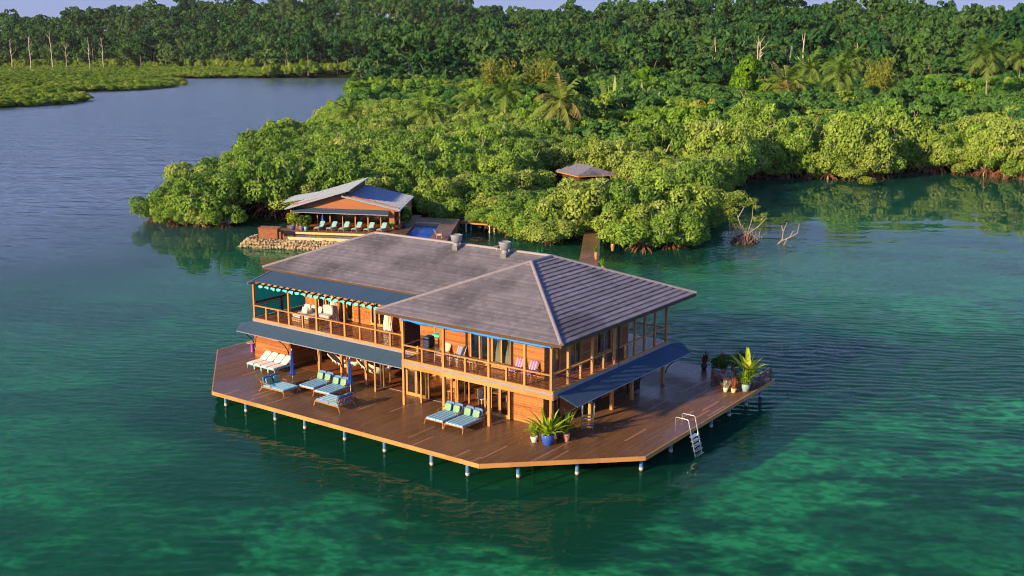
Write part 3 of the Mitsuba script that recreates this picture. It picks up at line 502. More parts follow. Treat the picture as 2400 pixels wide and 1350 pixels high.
# ---------------------------------------------------------------- awnings
def awning(key, lab, quads):
    t = name(key); tag(t, lab, 'awning')
    for i, (part_name, q) in enumerate(quads):
        q = [A(p, float) for p in q]; n = np.cross(q[1] - q[0], q[2] - q[0]); n *= np.sign(n[2]) / np.linalg.norm(n) * .025; q = q if (np.cross(q[1] - q[0], q[2] - q[0])[2] > 0) else q[::-1]
        P(t, part_name, 'm_awning', MB().hexa([p - n for p in q], [p + n for p in q]) if len(q) == 4 else MB().raw([p - n for p in q] + [p + n for p in q], [[0, 2, 1], [3, 4, 5], [0, 1, 4], [0, 4, 3], [1, 2, 5], [1, 5, 4], [2, 0, 3], [2, 3, 5]]))
    return t
def strips(p0, p1, p2, p3, n):       # a sloping sheet p0 p1 (outer edge) p3 p2 (inner edge) as n cloths butted side by side
    p0, p1, p2, p3 = (A(p, float) for p in (p0, p1, p2, p3)); o = []
    for i in range(n):
        a, b = i / n, (i + .994) / n; o.append(('cloth', [p0 + (p1 - p0) * a, p0 + (p1 - p0) * b, p3 + (p2 - p3) * b, p3 + (p2 - p3) * a]))
    return o
def rail(t, pts, r=.03): P(t, 'edge_rail', 'm_trim', MB().tube(pts, r, None, 6), True)
aw = awning('awning', 'long dark blue awning below the upper balcony on the left wing', strips((-27.75, .62, 3.37), (-11.45, .62, 3.37), (-11.45, 1.6, 3.97), (-27.0, 1.6, 3.97), 6) + [('end_cloth', [(-27.78, .62, 3.37), (-27.03, 1.6, 3.97), (-28.6, 1.75, 3.62)])])
rail(aw, [(-27.75, .6, 3.36), (-11.45, .6, 3.36)])
aw2 = awning('awning', 'dark blue awning shading the right side of the deck', strips((1.2, .72, 3.37), (1.2, 14.6, 3.37), (.06, 13.8, 3.97), (.06, .38, 3.97), 4) + [('end_cloth', [(1.2, 14.63, 3.37), (.06, 13.83, 3.97), (.28, 15.0, 3.86)])])
rail(aw2, [(1.22, .72, 3.36), (1.22, 14.62, 3.36)])
aw3 = awning('awning', 'blue grey sheet roof over the left upper balcony under the tiled eave', strips((-26.45, 1.32, 7.06), (-12.3, 1.32, 7.06), (-12.3, 3.25, 7.52), (-26.45, 3.25, 7.52), 7))
for i in range(22):
    x = -26.4 + i * .62
    P(aw3, 'rafter_tail', 'm_dark', MB().beam((x, 2.0, 7.15), (x, 1.0, 6.90), .05, .10))
P(aw3, 'rafter_tail', 'm_trim', MB().beam((-26.62, 3.2, 7.5), (-26.62, .9, 6.93), .06, .14))
def bracket(t, p, q, key='bracket'):
    p, q = A(p, float), A(q, float); pts = [p + (q - p) * s + (0, 0, -.0) + (q - p) * [1, 1, 0] * (-.35 * math.sin(math.pi * s)) * .6 for s in np.linspace(0, 1, 7)]
    P(t, key, 'm_dark', MB().tube(pts, .035, None, 6), True)
for x in (-26.9, -23.4, -20.6, -18.2, -15.9): bracket(aw, (x, 1.55, 2.1), (x, .68, 3.3))
for y in (.8, 4.4, 6.9, 9.4, 13.4): bracket(aw2, (.02, y, 2.1), (1.12, y, 3.3))
# rolled tarpaulins and hanging cloths
def clothlump(key, lab, cat, col, a, b, h, seed, n=60, sag=.05):
    r = np.random.default_rng(seed); a, b = A(a, float), A(b, float); t = np.linspace(0, 1, n); w = b - a; off = np.cross(w / np.linalg.norm(w), (0, 0, 1))
    V, F = [], []
    for i, s in enumerate(t):
        hh = h * (1 + .35 * math.sin(s * 37 + seed) * math.sin(s * 11)); p = a + w * s
        for k, (d, z) in enumerate(((.05, 0), (.09 + .03 * r.random(), -.35), (.06 + .03 * r.random(), -.8), (.01, -1.0), (-.03, -.5), (0, 0))): V.append(p + off * d + (0, 0, z * hh))
    for i in range(n - 1):
        for k in range(5): q = i * 6 + k; F += [[q, q + 6, q + 7], [q, q + 7, q + 1]]
    k = name(key); MB().raw(V, F, col).put(k, 'm_paint', True, True); tag(k, lab, cat); return k
BLUE = (0.015, 0.20, 0.70)
clothlump('tarpaulin', 'bright blue rolled tarpaulin under the front eave of the right wing', 'tarpaulin', BLUE, (-11.2, -.07, 6.86), (0, -.07, 6.86), .15, 3, 90)
for i in range(20):
    x = -26.35 + i * .62; k = name('valance'); MB().raw([(x, 1.62, 6.74), (x + .52, 1.60, 6.74), (x + .46, 1.56, 6.60 - .05 * (i * 7 % 3)), (x + .24, 1.53, 6.55 + .04 * (i * 5 % 3)), (x + .05, 1.58, 6.62)], [[0, 1, 2], [0, 2, 3], [0, 3, 4]], (0.10, 0.62, 0.60)).put(k, 'm_paint', False, True)
    tag(k, 'turquoise cloth flap hanging between the rafter ends of the left balcony', 'valance', 'turquoise flaps along the left balcony')
def sheetcloth(key, lab, cat, col, q, n=24, amp=.03, smooth=True, m='m_paint'):
    """A hanging cloth between four corners (top a, top b, bottom b, bottom a) with soft folds."""
    a, b, c, d = (A(p, float) for p in q); nn = np.cross(b - a, d - a); nn /= np.linalg.norm(nn); V, F = [], []
    for i in range(n + 1):
        s = i / n
        for j in range(7): t = j / 6; V.append((a + (b - a) * s) * (1 - t) + (d + (c - d) * s) * t + nn * amp * math.sin(s * n * 1.3) * (.4 + .6 * t))
    for i in range(n):
        for j in range(6): q = i * 7 + j; F += [[q, q + 7, q + 8], [q, q + 8, q + 1]]
    k = name(key); MB().raw(V, F, col).put(k, m, smooth, True); tag(k, lab, cat); return k
TEAL = (0.02, 0.34, 0.36)
sheetcloth('shade_cloth', 'dark teal shade cloth closing the left end of the upper balcony', 'shade cloth', TEAL, ((-27.06, 1.85, 6.75), (-27.06, 6.9, 6.75), (-27.06, 6.9, F2 + .03), (-27.06, 1.85, F2 + .03)), 14, .015, True, 'm_leaf')
sheetcloth('shade_cloth', 'navy shade cloth hanging beside the left corner post of the right wing balcony', 'shade cloth', (0.008, 0.018, 0.04), ((-11.26, .14, 6.75), (-11.26, 1.68, 6.75), (-11.26, 1.68, F2 + .5), (-11.26, .14, F2 + .5)), 8, .012)
H('shade_frame', 'm_inner', MB().beam((-26.98, 1.8, 5.35), (-26.98, 6.9, 5.35), .06, .14).beam((-26.98, 4.3, F2), (-26.98, 4.3, 5.3), .12, .12))
# vents and dish on the ridge
for (x, y), lab in (((-13.55, 8.25), 'pale metal roof vent nearer the left end of the ridge'), ((-9.35, 8.15), 'pale metal roof vent beside the dish near the hips')):
    t = name('roof_vent'); tag(t, lab, 'roof vent'); z = ZM + K * (y - YM); c = (0.22, 0.24, 0.29)
    P(t, 'base', 'm_paint', MB().box(x - .22, x + .22, y - .22, y + .22, z - .15, z + .32, (0.14, .15, .18)), False, True)
    P(t, 'neck', 'm_paint', MB().lathe([(.24, z + .3), (.20, z + .5), (.22, z + .55)], (x, y, 0), c, 16), True, True)
    P(t, 'bowl', 'm_paint', MB().lathe([(.20, z + .5), (.33, z + .62), (.38, z + .8), (.41, z + .94), (.42, z + 1.05), (.38, z + 1.06), (.35, z + .96), (0, z + .95)], (x, y, 0), c, 20), True, True)
t = name('satellite_dish'); tag(t, 'small white satellite dish on the ridge between the two vents', 'satellite dish'); x, y = -10.35, 8.6; z = ZR
P(t, 'mast', 'm_paint', MB().tube([(x, y, z - .3), (x, y, z + .25)], .03, (.4, .4, .42), 6), True, True)
P(t, 'dish', 'm_paint', MB().raw([(x + .40 * math.cos(a) * r, y + .40 * math.sin(a) * r, z + .25 + .10 * r * r + .12 * math.cos(a) * r) for r in (.02, .5, 1) for a in np.arange(12) * math.pi / 6], [[i * 12 + j, i * 12 + (j + 1) % 12, (i + 1) * 12 + (j + 1) % 12] for i in (0, 1) for j in range(12)] + [[i * 12 + j, (i + 1) * 12 + (j + 1) % 12, (i + 1) * 12 + j] for i in (0, 1) for j in range(12)], (.7, .7, .72)), True, True)
# ---------------------------------------------------------------- furniture on the deck
def soft(mb, x0, x1, y0, y1, z0, z1, c, r=.035, xf=None):
    """A cushion: a box with rounded edges and a slight belly."""
    g = np.linspace(-1, 1, 6); V, F = [], []
    for ax in range(3):
        for sg in (-1, 1):
            i0 = len(V)
            for a in g:
                for b in g:
                    p = [0, 0, 0]; p[ax] = sg; p[(ax + 1) % 3] = a; p[(ax + 2) % 3] = b; V.append(p)
            for i in range(5):
                for j in range(5):
                    q = [i0 + i * 6 + j, i0 + (i + 1) * 6 + j, i0 + (i + 1) * 6 + j + 1, i0 + i * 6 + j + 1]
                    if sg < 0: q = q[::-1]
                    F += [[q[0], q[1], q[2]], [q[0], q[2], q[3]]]
    V = A(V, float); h = A([(x1 - x0) / 2, (y1 - y0) / 2, (z1 - z0) / 2]); m = A([(x0 + x1) / 2, (y0 + y1) / 2, (z0 + z1) / 2])
    n = (np.abs(V) ** 6).sum(1) ** (1 / 6); V = V / n[:, None]; t = np.argmin(h); e = [k for k in range(3) if k != t]
    V[:, t] *= .72 + .28 * np.cos(V[:, e[0]] * 1.3) * np.cos(V[:, e[1]] * 1.3); W_ = V * h + m
    if xf is not None: W_ = W_ @ xf[:3, :3].T + xf[:3, 3]
    return mb.raw(W_, F, c)
def tilt(a, y, z):                    # turns about the x axis through (y, z)
    c, s_ = math.cos(a), math.sin(a); m = np.eye(4); m[1:3, 1:3] = [[c, -s_], [s_, c]]; m[1:3, 3] = [y - c * y + s_ * z, z - s_ * y - c * z]; return m
def place(parts, root, xf):
    for key, (mb, m, sm, col) in parts: k = part(root, key) if '>' not in key else None; mb.put(k, m, sm, col, xf=xf)
TEAK = (0.36, 0.17, 0.075)
def daybed(lab, x, y, rot):
    """Double lounger of slim bent wood, striped mattress, two blue back cushions and two green pillows; the back at +y."""
    t = name('daybed'); tag(t, lab, 'daybed', 'striped daybeds on the deck'); X = rotz(rot, x, y, D); w, l = .67, 2.1; o = []
    f = MB()
    for s in (-w, w): f.beam((s, 0, .34), (s, l, .30), .05, .07, TEAK)
    for yy in (.02, .7, 1.4, l - .02): f.beam((-w, yy, .33), (w, yy, .33), .05, .05, TEAK)
    f.beam((-w, l + .12, .80), (w, l + .12, .80), .04, .06, TEAK)
    for s in np.linspace(-w, w, 7): f.beam((s, l - .12, .32), (s, l + .12, .80), .03, .03, TEAK)
    o.append(('frame', (f, 'm_gloss', False, True)))
    for s in (-w, w):
        for p, q in (((s, .03, .34), (s * 1.06, -.06, 0)), ((s, l - .1, .34), (s * 1.06, l + .14, 0))): o.append(('leg', (MB().beam(p, q, .05, .055, TEAK), 'm_gloss', False, True)))
        o.append(('armrest', (MB().tube([(s, 1.22, .33), (s * 1.03, 1.20, .52), (s * 1.04, 1.27, .58), (s * 1.04, 1.7, .61), (s, 2.15, .66)], .024, TEAK, 6), 'm_gloss', True, True)))
    n = 15; mt = MB()
    for i in range(n):                 # stripes run across the width
        a, b = -w + .03 + (2 * w - .06) * i / n, -w + .03 + (2 * w - .06) * (i + 1) / n
        cc = (0.15, 0.36, 0.52) if i % 3 == 0 else (0.30, 0.52, 0.62) if i % 3 == 1 else (0.12, 0.31, 0.48)
        z = .44 + .012 * math.sin(i * 2.1)
        mt.hexa([(a, .02, .345), (b, .02, .345), (b, 1.95, .345), (a, 1.95, .345)], [(a, .05, z), (b, .05, z), (b, 1.95, z + .01), (a, 1.95, z + .01)], cc)
    o.append(('mattress', (mt, 'm_paint', False, True)))
    for s in (-.33, .33):
        o.append(('back_cushion', (soft(MB(), s - .32, s + .32, 1.80, 1.96, .44, .98, (0.055, 0.15, 0.40), xf=tilt(-.28, 1.9, .45)), 'm_paint', True, True)))
        o.append(('pillow', (soft(MB(), s - .25, s + .25, 1.60, 1.75, .44, .90, (0.16, 0.33, 0.20), xf=tilt(-.30, 1.7, .45)), 'm_paint', True, True)))
    place(o, t, X); return t
daybed('striped daybed turned sideways in front of the white loungers, its back to the left', -18.5, -2.75, math.pi / 2)
daybed('striped daybed left of the pair behind the blue umbrella', -18.0, -1.95, .05)
daybed('striped daybed right of the pair, its back against the blue umbrella pole', -16.35, -2.15, .05)
daybed('striped daybed seen from behind its blue back cushions, in front of the umbrella', -15.6, -2.78, -math.pi / 2)
daybed('striped daybed on the left of the two in front of the glass doors', -7.12, -1.95, 0)
daybed('striped daybed on the right of the two in front of the glass doors', -5.6, -1.97, 0)
def lounger(lab, x, y, rot=0.0, cloth=(0.78, 0.72, 0.66), frame=(0.22, 0.55, 0.62), wd=.33, cat='sun lounger', key='sun_lounger', group='white sun loungers in a row', z=None, back=.62):
    t = name(key); tag(t, lab, cat, group); X = rotz(rot, x, y, D if z is None else z); f = MB(); o = []
    for s in (-wd, wd): f.beam((s, 0, .32), (s, 1.95, .32), .05, .08, frame)
    for yy in (.03, 1.92): f.beam((-wd, yy, .32), (wd, yy, .32), .05, .07, frame)
    f.beam((-wd, 1.2, .30), (-wd, 1.75, .14), .03, .03, frame).beam((wd, 1.2, .30), (wd, 1.75, .14), .03, .03, frame)
    o.append(('frame', (f, 'm_paint', False, True)))
    for s in (-wd, wd):
        for yy in (.10, 1.80): o.append(('leg', (MB().beam((s, yy, .32), (s, yy, 0), .06, .05, frame), 'm_paint', False, True)))
    o.append(('seat_cushion', (soft(MB(), -wd + .01, wd - .01, -.04, 1.18, .35, .45, cloth), 'm_paint', True, True)))
    o.append(('back_cushion', (soft(MB(), -wd + .01, wd - .01, 1.18, 1.98, .36, .46, cloth, xf=tilt(back, 1.18, .38)), 'm_paint', True, True)))
    place(o, t, X); return t
for i, w_ in enumerate(('leftmost', 'second from the left', 'third from the left', 'rightmost')): lounger(f'white cushioned lounger on turquoise frame, {w_} of the row of four', -25.2 + i * .70, -.45)
def umbrella(lab, x, y):
    t = name('beach_umbrella'); tag(t, lab, 'umbrella', 'closed blue umbrellas on the deck')
    P(t, 'pole', 'm_paint', MB().tube([(x, y, D), (x, y, D + 2.42)], .028, (.62, .58, .54), 8), True, True)
    P(t, 'base', 'm_paint', MB().lathe([(0, D), (.22, D), (.22, D + .06), (.05, D + .10), (0, D + .1)], (x, y, 0), (.30, .22, .17), 16), False, True)
    V, F, n = [], [], 24
    for j, (z, r) in enumerate(((.62, .10), (.64, .16), (.75, .165), (.95, .115), (1.4, .09), (1.9, .075), (2.3, .045), (2.36, .01))):
        for i in range(n): V.append((x + r * (1 + .22 * (-1) ** i) * math.cos(i * 2 * math.pi / n), y + r * (1 + .22 * (-1) ** i) * math.sin(i * 2 * math.pi / n), D + z))
    for j in range(7):
        for i in range(n): k = (i + 1) % n; F += [[j * n + i, j * n + k, (j + 1) * n + k], [j * n + i, (j + 1) * n + k, (j + 1) * n + i]]
    P(t, 'canopy', 'm_paint', MB().raw(V, F, (0.02, 0.09, 0.42)), False, True)
    P(t, 'finial', 'm_paint', MB().lathe([(.03, D + 2.34), (.035, D + 2.42), (0, D + 2.46)], (x, y, 0), (.8, .8, .8), 8), True, True)
umbrella('closed blue umbrella beside the white loungers', -20.1, -1.15); umbrella('closed blue umbrella behind the group of three daybeds', -15.55, -.35)
t = name('side_table'); tag(t, 'small round table with a purple pedestal at the left wall corner', 'side table')
P(t, 'table_top', 'm_paint', MB().lathe([(0, D + .66), (.42, D + .66), (.42, D + .70), (0, D + .71)], (-28.6, 2.7, 0), (.42, .24, .13), 16), False, True)
P(t, 'pedestal', 'm_paint', MB().lathe([(.16, D), (.11, D + .3), (.15, D + .66)], (-28.6, 2.7, 0), (.26, .06, .46), 12), True, True)
# hammocks
def hammock(lab, a, b, sag):
    t = name('hammock'); tag(t, lab, 'hammock', 'cream hammocks under the awning'); a, b = A(a, float), A(b, float); n = 26; V, F = [], []; side = np.cross(b - a, (0, 0, 1)); side /= np.linalg.norm(side)
    for i in range(n + 1):
        s = i / n; p = a + (b - a) * s - (0, 0, sag * 4 * s * (1 - s)); w = .07 + .30 * math.sin(math.pi * s) ** .7
        for j in range(7): u = (j / 6 - .5) * 2; V.append(p + side * u * w + (0, 0, .95 * u * u * w))
    for i in range(n):
        for j in range(6): q = i * 7 + j; F += [[q, q + 7, q + 8], [q, q + 8, q + 1]]
    P(t, 'cloth', 'm_paint', MB().raw(V, F, (.72, .62, .50)), True, True); V = A(V).reshape(n + 1, 7, 3)
    for e in (0, 6):
        m = MB(); r = np.random.default_rng(e)
        for i in range(2, n - 2):
            p, q = V[i, e], V[i + 1, e]; m.raw([p, q, (p + q) / 2 - (0, 0, r.uniform(.10, .24))], [[0, 1, 2]], (.74, .66, .55))
        P(t, 'fringe', 'm_paint', m, False, True)
    for p, d in ((a, a - b), (b, b - a)): P(t, 'rope', 'm_paint', MB().tube([p, p + d / np.linalg.norm(d) * .45 + (0, 0, .42)], .016, (.7, .6, .5), 5), True, True)
hammock('cream fringed hammock on the left, slung between the posts under the awning', (-20.6, 2.4, 2.75), (-16.9, 2.6, 2.75), 1.0); hammock('cream fringed hammock on the right, nearer the folding glass doors', (-17.8, 2.45, 2.75), (-14.3, 2.5, 2.75), .95)
# upper balcony
def chair(lab, x, y, rot, cloth, frame, key='balcony_chair', cat='chair', group=None, z=F2, stripe=None):
    t = name(key); tag(t, lab, cat, group); X = rotz(rot, x, y, z); o = []
    for s in (-.28, .28):
        for yy in (-.28, .28): o.append(('leg', (MB().beam((s, yy, .38), (s * 1.05, yy * 1.15, 0), .04, .04, frame), 'm_paint', False, True)))
    o.append(('frame', (MB().beam((-.3, -.3, .38), (-.3, .32, .36), .04, .05, frame).beam((.3, -.3, .38), (.3, .32, .36), .04, .05, frame).beam((-.3, .30, .36), (-.3, .62, 1.02), .04, .04, frame).beam((.3, .30, .36), (.3, .62, 1.02), .04, .04, frame).beam((-.3, -.28, .58), (-.3, .42, .60), .04, .03, frame).beam((.3, -.28, .58), (.3, .42, .60), .04, .03, frame).beam((-.3, -.26, .38), (-.3, -.26, .58), .04, .04, frame).beam((.3, -.26, .38), (.3, -.26, .58), .04, .04, frame), 'm_paint', False, True)))
    for k, (y0, y1, a) in (('seat_cushion', (-.3, .32, 0)), ('back_cushion', (.32, 1.02, 1.1))):
        mb = MB(); n = 6 if stripe else 1
        for i in range(n):
            a0, a1 = -.27 + .54 * i / n, -.27 + .54 * (i + 1) / n; soft(mb, a0, a1, y0, y1, .38, .48, stripe if stripe and i % 2 else cloth, xf=tilt(a, .34, .40))
        o.append((k, (mb, 'm_paint', True, True)))
    place(o, t, X); return t
chair('low balcony chair with a beige back on the left of the pair', -9.0, 1.05, 0, (.52, .44, .36), (.55, .50, .44), group=None)
chair('low balcony chair with a grey blue back on the right of the pair', -7.75, 1.0, 0, (.22, .22, .36), (.55, .50, .44))
chair('purple striped balcony chair on the left near the front corner', -3.3, 1.0, 0, (.55, .34, .62), (.30, .16, .08), stripe=(.28, .14, .38)); chair('purple striped balcony chair on the right near the front corner', -2.35, 1.05, 0, (.55, .34, .62), (.30, .16, .08), stripe=(.28, .14, .38))
t = name('balcony_table'); tag(t, 'small low table between the beige and grey balcony chairs', 'side table'); P(t, 'table_top', 'm_paint', MB().box(-6.9, -6.3, .75, 1.2, F2 + .38, F2 + .42, (.45, .30, .16)), False, True)
for a in (-6.85, -6.35):
    for b in (.8, 1.15): P(t, 'leg', 'm_paint', MB().box(a - .02, a + .02, b - .02, b + .02, F2, F2 + .38, (.40, .26, .14)), False, True)
def drape(lab, x, y, z0, z1, r0=.42, key='curtain'):
    k = name(key); n = 28; V, F = [], []
    for j, (s, r) in enumerate(((0, 1.0), (.25, .82), (.5, .62), (.75, .42), (.93, .26), (1, .20))):
        for i in range(n): q = r0 * r * (1 + .16 * math.cos(i * math.pi) + .05 * math.sin(i * 2.3 + j)); V.append((x + q * math.cos(i * 2 * math.pi / n), y + q * .6 * math.sin(i * 2 * math.pi / n), z0 + (z1 - z0) * s))
    for j in range(5):
        for i in range(n): q = (i + 1) % n; F += [[j * n + i, j * n + q, (j + 1) * n + q], [j * n + i, (j + 1) * n + q, (j + 1) * n + i]]
    MB().raw(V, F, (.70, .66, .58)).put(k, 'm_paint', False, True); tag(k, lab, 'curtain')
drape('cream gathered curtain tied up beside the hanging seat on the left balcony', -21.6, 4.3, F2 + .05, 6.55); drape('cream gathered curtain at the right end of the left balcony', -16.5, 4.35, F2 + .05, 6.5, .36)
for i, x in enumerate((-5.2, -4.42)):
    k = name('curtain'); mb = MB(); V, F, n = [], [], 20
    for j, (s, w) in enumerate(((0, .34), (.35, .24), (.62, .09), (.68, .07), (.8, .16), (1, .28))):
        for q in range(n + 1): u = q / n * 2 - 1; V.append((x + u * w, WU + .18 + .02 * math.sin(q * 2.2), F2 + .2 + 2.2 * s))
    for j in range(5):
        for q in range(n): e = j * (n + 1) + q; F += [[e, e + 1, e + n + 2], [e, e + n + 2, e + n + 1]]
    mb.raw(V, F, (.58, .46, .30)).put(k, 'm_paint', True, True); tag(k, f'sheer beige curtain tied at its middle in the {("left", "right")[i]} leaf of the right window', 'curtain')
sheetcloth('curtain', 'plain beige curtain beside the mullion of the left upper window', 'curtain', (.60, .47, .32), ((-6.75, WU + .18, 6.5), (-6.45, WU + .18, 6.5), (-6.42, WU + .18, F2 + .1), (-6.72, WU + .18, F2 + .1)), 8, .03)
sheetcloth('curtain', 'pale curtain behind the glass door at the left post of the right wing', 'curtain', (.50, .44, .36), ((-12.1, W + .3, 3.6), (-11.8, W + .3, 3.6), (-11.75, W + .3, D + .05), (-12.1, W + .3, D + .05)), 8, .04)
t = name('bed'); tag(t, 'low lounge bed with grey and white cushions on the left balcony', 'daybed')
P(t, 'mattress', 'm_paint', soft(MB(), -24.2, -22.4, 2.6, 4.3, F2 + .25, F2 + .55, (.55, .52, .56)), True, True); P(t, 'bed_base', 'm_paint', MB().box(-24.15, -22.45, 2.65, 4.25, F2, F2 + .28, (.30, .16, .08)), False, True)
for i, (x, y) in enumerate(((-23.9, 3.9), (-23.3, 4.0), (-22.7, 3.9), (-23.4, 3.2))): P(t, 'cushion', 'm_paint', soft(MB(), x - .3, x + .3, y - .1, y + .1, F2 + .55, F2 + 1.0, ((.72, .70, .70), (.45, .43, .50))[i % 2], xf=tilt(-.3, y, F2 + .55)), True, True)
t = name('hanging_seat'); tag(t, 'grey striped hanging seat on ropes in front of the balcony doors', 'hanging seat')
P(t, 'pod', 'm_paint', soft(MB(), -21.95, -20.9, 3.1, 3.75, F2 + .3, F2 + .75, (.40, .38, .42)), True, True); P(t, 'cushion', 'm_paint', soft(MB(), -21.9, -20.95, 3.5, 3.8, F2 + .6, F2 + 1.35, (.50, .48, .52)), True, True)
for a in (-.35, .35): P(t, 'rope', 'm_paint', MB().tube([(-21.4 + a, 3.4, F2 + 1.15), (-21.4, 3.4, F2 + 2.6)], .015, (.6, .55, .5), 5), True, True)
t = name('armchair'); tag(t, 'armchair with turquoise cushion at the back of the recess left of the right wing', 'armchair')
P(t, 'frame', 'm_paint', MB().box(-12.4, -11.6, 4.0, 4.7, F2, F2 + .35, (.3, .14, .06)).box(-12.4, -11.6, 4.6, 4.75, F2 + .35, F2 + .9, (.3, .14, .06)), False, True); P(t, 'cushion', 'm_paint', soft(MB(), -12.35, -11.65, 4.0, 4.6, F2 + .35, F2 + .6, (.05, .50, .46)), True, True)
t = name('beanbag'); soft(MB(), -12.0, -11.3, 2.6, 3.3, F2, F2 + .8, (.02, .04, .10)).put(t, 'm_paint', True, True); tag(t, 'dark navy beanbag beside the shade cloth on the upper balcony', 'beanbag')
# inside the open ground floor
def dining(lab, x, y, rot, c, key='dining_chair'):
    t = name(key); tag(t, lab, 'chair'); X = rotz(rot, x, y, D + .012); o = []
    for s in (-.2, .2):
        for yy in (-.2, .2): o.append(('leg', (MB().beam((s, yy, .45), (s, yy, 0), .04, .04, c), 'm_paint', False, True)))
    o += [('seat', (MB().box(-.23, .23, -.23, .23, .43, .48, c), 'm_paint', False, True)), ('backrest', (MB().box(-.22, .22, .2, .24, .55, 1.0, c).box(-.22, -.18, .2, .24, .48, .6, c).box(.18, .22, .2, .24, .48, .6, c), 'm_paint', False, True))]
    place(o, t, X)
dining('pale orange wooden chair just inside the left open glass door', -9.7, 2.9, .4, (.50, .24, .12)); dining('dark red wooden chair deeper inside the open doorway', -6.9, 3.6, 2.4, (.24, .06, .04)); dining('white painted chair in the open doorway of the right wing', -7.1, 2.75, 1.2, (.66, .62, .58))
t = name('dining_table'); tag(t, 'orange wooden dining table inside the open doorway', 'table'); P(t, 'table_top', 'm_post', MB().box(-8.2, -6.2, 3.3, 4.3, D + .74, D + .79))
for x in (-8.1, -6.3):
    for y in (3.4, 4.2): P(t, 'leg', 'm_post', MB().box(x - .04, x + .04, y - .04, y + .04, D + .012, D + .74))
t = name('sofa'); tag(t, 'low dark sofa at the back of the open lounge behind the hammocks', 'sofa'); P(t, 'seat', 'm_paint', soft(MB(), -19.5, -16.8, 5.4, 6.3, D + .1, D + .45, (.10, .07, .06)), True, True); P(t, 'backrest', 'm_paint', soft(MB(), -19.5, -16.8, 6.2, 6.5, D + .3, D + .85, (.10, .07, .06)), True, True)
t = name('bar_counter'); tag(t, 'wooden bar counter at the back of the open lounge', 'counter'); P(t, 'front', 'm_post', MB().box(-16, -12, 5.8, 6.0, D + .012, D + 1.0)); P(t, 'worktop', 'm_inner', MB().box(-16.1, -11.9, 5.6, 6.5, D + 1.0, D + 1.06))
t = name('wetsuit_rail'); tag(t, 'rail of dark wetsuits hanging in the shade under the right awning', 'clothes rail')
for y in (9.6, 11.3): P(t, 'upright', 'm_paint', MB().beam((-.75, y, D), (-.75, y, D + 1.75), .05, .05, (.1, .08, .07)), False, True)
P(t, 'crossbar', 'm_paint', MB().beam((-.75, 9.6, D + 1.72), (-.75, 11.3, D + 1.72), .05, .05, (.1, .08, .07)), False, True)
for i in range(6):
    y = 9.8 + i * .27; q = MB()
    q.hexa([(-.8, y - .10, D + .15), (-.7, y - .10, D + .15), (-.7, y + .10, D + .15), (-.8, y + .10, D + .15)], [(-.86, y - .12, D + 1.1), (-.64, y - .12, D + 1.1), (-.64, y + .12, D + 1.1), (-.86, y + .12, D + 1.1)], (.01, .012, .016)).hexa([(-.86, y - .12, D + 1.1), (-.64, y - .12, D + 1.1), (-.64, y + .12, D + 1.1), (-.86, y + .12, D + 1.1)], [(-.96, y - .05, D + 1.62), (-.54, y - .05, D + 1.62), (-.54, y + .05, D + 1.62), (-.96, y + .05, D + 1.62)], (.012, .014, .02))
    k = name('wetsuit'); q.put(k, 'm_paint', False, True); tag(k, 'black wetsuit hanging among others on the shaded rail', 'wetsuit', 'wetsuits on the rail')
# pots and plants
def blades(mb, x, y, z, n, L, w, droop, c0, c1, seed, spread=1.0, up=.75, segs=6):
    r = np.random.default_rng(seed)
    for i in range(n):
        a = r.uniform(0, 2 * np.pi); l = L * r.uniform(.6, 1.1); e = up + r.uniform(-.35, .25); q = []; p = A([x + r.normal() * .05, y + r.normal() * .05, z], float)
        c = A(c0) + (A(c1) - A(c0)) * r.uniform(); d = A([math.cos(a) * math.cos(e * 1.4) * spread, math.sin(a) * math.cos(e * 1.4) * spread, math.sin(e * 1.4)]); side = A([-math.sin(a), math.cos(a), 0])
        for k in range(segs + 1):
            s = k / segs; ww = w * math.sin(math.pi * min(1, .18 + .82 * s)) ** .8 * r.uniform(.85, 1.1); q += [p - side * ww / 2 + (0, 0, ww * .18), p + side * ww / 2 + (0, 0, ww * .18)]
            d = d / np.linalg.norm(d); p = p + d * l / segs; d = d - A([0, 0, droop * (s + .2) / segs * 2])
        mb.raw(q, [f for k in range(segs) for f in ([2 * k, 2 * k + 1, 2 * k + 3], [2 * k, 2 * k + 3, 2 * k + 2])], c)
def tufts(mb, x, y, z, R, h, n, s, c0, c1, seed):
    r = np.random.default_rng(seed); d = r.normal(size=(n, 3)); d /= np.linalg.norm(d, axis=1, keepdims=True); p = d * A([R, R, h / 2]) * r.uniform(.5, 1, (n, 1)) + (x, y, z + h / 2)
    nn = d + r.normal(size=d.shape) * .6; nn /= np.linalg.norm(nn, axis=1, keepdims=True); t_ = np.cross(nn, r.normal(size=d.shape)); t_ /= np.linalg.norm(t_, axis=1, keepdims=True); b = np.cross(nn, t_)
    ss = s * r.uniform(.6, 1.3, (n, 1)); V = np.stack([p - t_ * ss, p + b * ss * .35, p + t_ * ss, p - b * ss * .35], 1).reshape(-1, 3); j = np.arange(n)[:, None] * 4
    mb.raw(V, np.vstack([j + [0, 1, 2], j + [0, 2, 3]]), np.repeat(A(c0) + (A(c1) - A(c0)) * r.uniform(size=(n, 1)), 4, axis=0))
def pot(lab, x, y, R, h, c, plant, z=D, key='flower_pot', m='m_gloss', taper=.68, cat='potted plant'):
    t = name(key); tag(t, lab, cat)
    MB().lathe([(0, z), (R * taper, z), (R * .98, z + h * .6), (R * 1.02, z + h * .82), (R * .92, z + h * .93), (R, z + h), (R * .84, z + h), (R * .8, z + h * .9), (0, z + h * .9)], (x, y, 0), c, 20).put(part(t, 'pot'), m, True, True)
    mb = MB(); plant(mb, x, y, z + h * .9); mb.put(part(t, 'leaves'), 'm_leaf', False, True); return t
